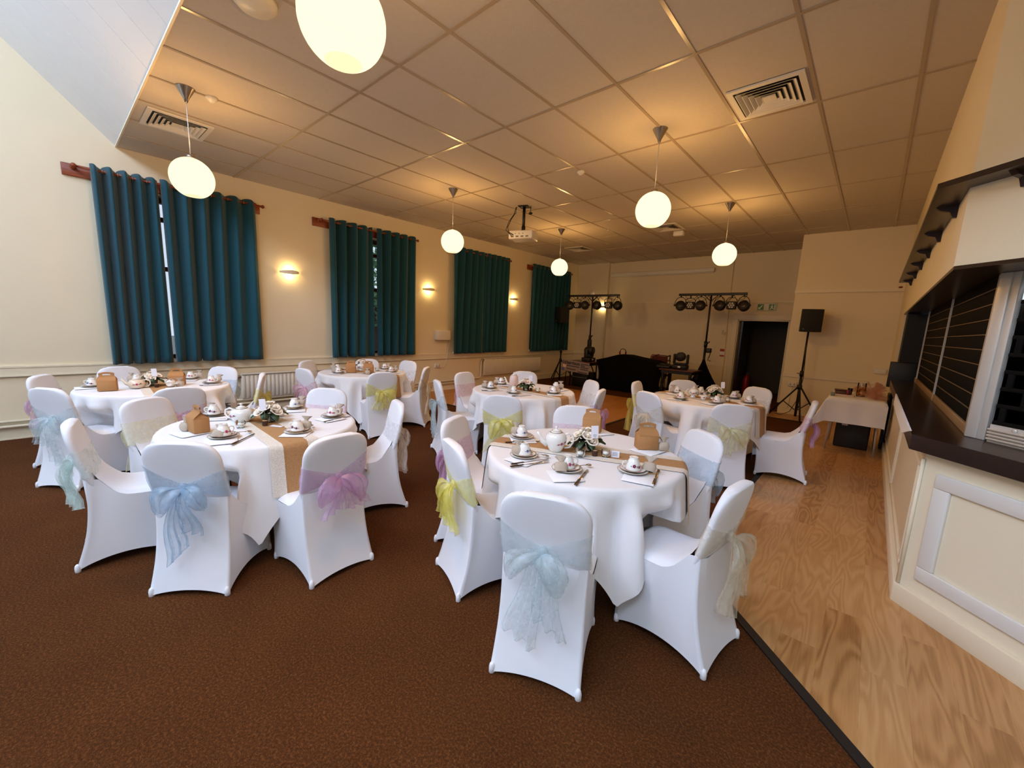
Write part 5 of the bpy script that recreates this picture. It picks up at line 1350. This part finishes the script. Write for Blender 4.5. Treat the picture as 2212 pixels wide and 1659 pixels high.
# draped booth
def booth(u, v):
    xs = [(-5.66, .77), (-5.35, .85), (-5.05, .945), (-4.85, .95), (-4.5, .90), (-4.1, .86), (-3.72, .75)]
    g = u*6; i = min(5, int(g)); f = g - i; x = lerp(xs[i][0], xs[i+1][0], f); zt = lerp(xs[i][1], xs[i+1][1], f)
    if v < .3: q = v/.3; return (x, 10.45 - .6*q, zt + .012*math.sin(PI*q))
    q = (v - .3)/.7; xc = -4.66; xx = xc + (x - xc)*(1 - .13*math.sin(PI*min(1, q*.9))) 
    return (xx, 9.85 - .05*q - .02*math.sin(x*17)*q, lerp(zt, .02, q))
t = thing('draped_booth', 'wide booth draped in black cloth at the back of the room', 'booth', (0, 0, 0))
o = MB().grid(booth, 60, 40).build('drape', M['blackcloth'], t); s = o.modifiers.new('thickness', 'SOLIDIFY'); s.thickness = .006
MB().rbox(-5.3, 9.95, .68, -3.95, 10.42, .72, .004).build('booth_top', M['black'], t)
lgb = MB().cyl((0, 0, 0), (0, 0, .68), .02).mesh('leg', M['black'])
for x, y in ((-5.25, 10.0), (-4.0, 10.0), (-5.25, 10.38), (-4.0, 10.38)): link('leg', lgb, t, (x, y, 0))
MB().lathe([(0, 0), (.018, .0), (.02, .008), (0, .012)], (0, 0, 0), 12, 0, T(-4.72, 9.80, .08) @ Matrix.Rotation(PI/2, 4, 'X')).build('badge', M['grey'], t)
t = thing('headphones', 'dark headphones lying on top of the draped booth', 'headphones', (-4.95, 9.98, .965), .4)
MB().tube([(-.075, 0, .05), (-.07, 0, .1), (-.04, 0, .14), (.0, 0, .15), (.04, 0, .14), (.07, 0, .1), (.075, 0, .05)], .01, 8).build('headband', M['black'], t)
for s in (-1, 1): MB().lathe([(0, -.02), (.04, -.02), (.045, 0), (.04, .02), (0, .02)], (0, 0, 0), 16, 0, T(s*.075, 0, .045) @ Matrix.Rotation(PI/2, 4, 'Y')).build('ear_cup', M['rosered'], t)
t = thing('stacking_chair', 'dark red stacking chair behind the draped booth', 'chair', (-4.2, 10.75, 0), PI)
MB().rbox(-.2, .16, .66, .2, .2, .97, .03).build('backrest', M['redseat'], t); MB().rbox(-.21, -.22, .44, .21, .2, .49, .02).build('seat', M['redseat'], t)
MB().tube([(-.22, .18, .4), (-.22, .19, .95), (-.19, .19, .99), (.19, .19, .99), (.22, .19, .95), (.22, .18, .4)], .012, 8).build('back_frame', M['redseat'], t)
for sx in (-1, 1):
    for sy in (-.2, .18): MB().cyl((sx*.2, sy, 0), (sx*.2, sy, .46), .012).build('leg', M['black'], t)
t = thing('keyboard_stand', 'thin black stand with two angled arms behind the booth', 'stand', (-3.92, 10.6, 0))
MB().cyl((0, 0, 0), (0, 0, 1.0), .012).cyl((-.3, 0, 0), (-.3, 0, .72), .012).box(-.34, -.12, 0, .04, .12, .02).build('upright', M['black'], t)
MB().cyl((-.3, 0, .72), (0, 0, .9), .008).cyl((-.35, 0, .86), (.02, 0, .86), .009).cyl((-.35, 0, .72), (.02, 0, .72), .009).sphere((0, 0, .86), .022, 10).sphere((0, 0, .72), .022, 10).build('rung', M['black'], t)
for x, z in ((-.02, 1.0), (-.32, 1.0)): MB().cyl((x, 0, .86), (x, 0, z - .01), .006).rbox(x - .09, -.03, z - .015, x + .02, .03, z + .015, .012, M=T(x, 0, z) @ Matrix.Rotation(-.4, 4, 'Y') @ T(-x, 0, -z)).build('arm', M['black'], t)
t = tag(MB().rbox(-3.95, 9.78, .735, -3.62, 10.1, .80, .02).rbox(-3.9, 9.85, .8, -3.7, 10.0, .83, .01).build('mixer', M['blackplastic']), 'low black mixer box beside the outward facing moving head lamp', 'mixer')
t = thing('equipment_case', 'black equipment case under the brown table by the banner', 'case', (-5.98, 9.8, 0))
MB().rbox(-.26, -.2, .0, .26, .2, .42, .02).build('case_body', M['black'], t); MB().box(-.26, -.203, .26, .26, -.198, .275).build('case_trim', M['grey'], t)
# banner with its lettering
t = thing('banner', 'pale grey advertising banner hanging crooked at the left of the booth', 'banner', (-5.99, 9.35, .57), 0); t.rotation_euler = (0, .06, 0)
MB().box(-.43, -.004, -.15, .43, .004, .15).build('vinyl', M['banner'], t)
def text(s, x, z, size, m, parent, name):
    c = bpy.data.curves.new(name, 'FONT'); c.body = s; c.size = size; c.extrude = .001; c.offset = .003 if size > .08 else 0; c.materials.append(m)
    t0 = bpy.data.objects.new('draft', c); COL.objects.link(t0); bpy.context.view_layer.update(); me = bpy.data.meshes.new_from_object(t0.evaluated_get(bpy.context.evaluated_depsgraph_get())); bpy.data.objects.remove(t0)
    return link(name, me, parent, (x, -.006, z), (PI/2, 0, 0))
text('DJ', -.42, .045, .11, M['black'], t, 'lettering'); text('harrison', -.3, .045, .13, M['black'], t, 'lettering')
mb = MB()
for z, x0, x1 in ((.1, .17, .41), (.055, .17, .29), (.01, .17, .41), (-.04, .17, .40), (.0, -.27, .13), (-.085, -.27, .02), (-.125, .1, .40)):
    x = x0
    while x < x1: w = random.uniform(.02, .05); mb.box(x, -.006, z - .012, min(x + w, x1), -.0035, z + .012); x += w + .008
mb.build('small_print', M['black'], t)
MB().box(-.40, -.006, -.06, -.30, -.0035, .02).build('photo_patch', M['pinkchina'], t); MB().prism([(-.43, -.15), (-.33, -.15), (-.37, -.07), (-.43, -.07)], .0035, .006, M=Matrix.Rotation(PI/2, 4, 'X')).build('blue_patch', M['floblue'], t)
MB().cyl((-.3, .03, .1), (-.3, .03, -.56), .012).cyl((.3, .03, .1), (.3, .03, -.56), .012).build('banner_leg', M['black'], t)
small('speaker_cable', 'black cable looping at the foot of the right speaker tripod', 'cable', MB().tube([(-1.0, 9.85, 1.5), (-.97, 9.86, .8), (-1.02, 9.9, .35), (-1.12, 9.9, .1), (-1.25, 9.85, .02), (-1.38, 9.95, .02)], .007, 6), M['black'])

# ================================================================ light and camera
W = bpy.data.worlds.new('sky'); SC.world = W; W.use_nodes = True
bg = W.node_tree.nodes['Background']; bg.inputs['Color'].default_value = (.78, .88, 1, 1); bg.inputs['Strength'].default_value = SKY_S if 'SKY_S' in globals() else 1.1
for i, (a, b) in enumerate(RL):
    l = bpy.data.lights.new('rooflight_daylight', 'AREA'); l.shape = 'RECTANGLE'; l.size = b - a - .2; l.size_y = 1.4; l.energy = ROOF_W; l.color = DAYC
    o = bpy.data.objects.new('rooflight_daylight', l); COL.objects.link(o); o.location = ((a + b)/2, -3.15 + .05, 5.99 - .08); o.rotation_euler = (PI/4, 0, 0)
for i, (a, b) in enumerate(RW):
    l = bpy.data.lights.new('window_daylight', 'AREA'); l.shape = 'RECTANGLE'; l.size = b - a - .1; l.size_y = 2.5; l.energy = DAY_W[i]; l.color = DAYC
    o = bpy.data.objects.new('window_daylight', l); COL.objects.link(o); o.location = ((a + b)/2, -5.45, 2.1); o.rotation_euler = (PI/2, 0, 0)
cam = bpy.data.cameras.new('camera'); co = bpy.data.objects.new('camera', cam); COL.objects.link(co); SC.camera = co
r = Vector((0.74967991, 0.66045556, 0.042172)); u = Vector((-0.13876315, 0.09456317, 0.98580048)); f = Vector((-0.64708949, 0.74488674, -0.162539))
mtx = Matrix((r, u, -f)).transposed().to_4x4(); mtx.translation = (0, 0, 1.6059)
co.matrix_world = mtx
cam.sensor_width = 36; cam.lens = 36*877.84/2212; cam.shift_x = -5.95/2212; cam.shift_y = 18.02/2212; cam.clip_start = .02; cam.clip_end = 200
SC.view_settings.view_transform = 'Standard'; SC.view_settings.look = 'None'; SC.view_settings.gamma = 1; SC.view_settings.exposure = EXPO
SC.view_settings.use_curve_mapping = False
SC.cycles.max_bounces = 7; SC.cycles.diffuse_bounces = 3; SC.cycles.transparent_max_bounces = 12; SC.cycles.use_adaptive_sampling = True; SC.cycles.adaptive_threshold = .1; SC.cycles.adaptive_min_samples = 20; SC.cycles.sample_clamp_indirect = 6
SC.cycles.use_denoising = True
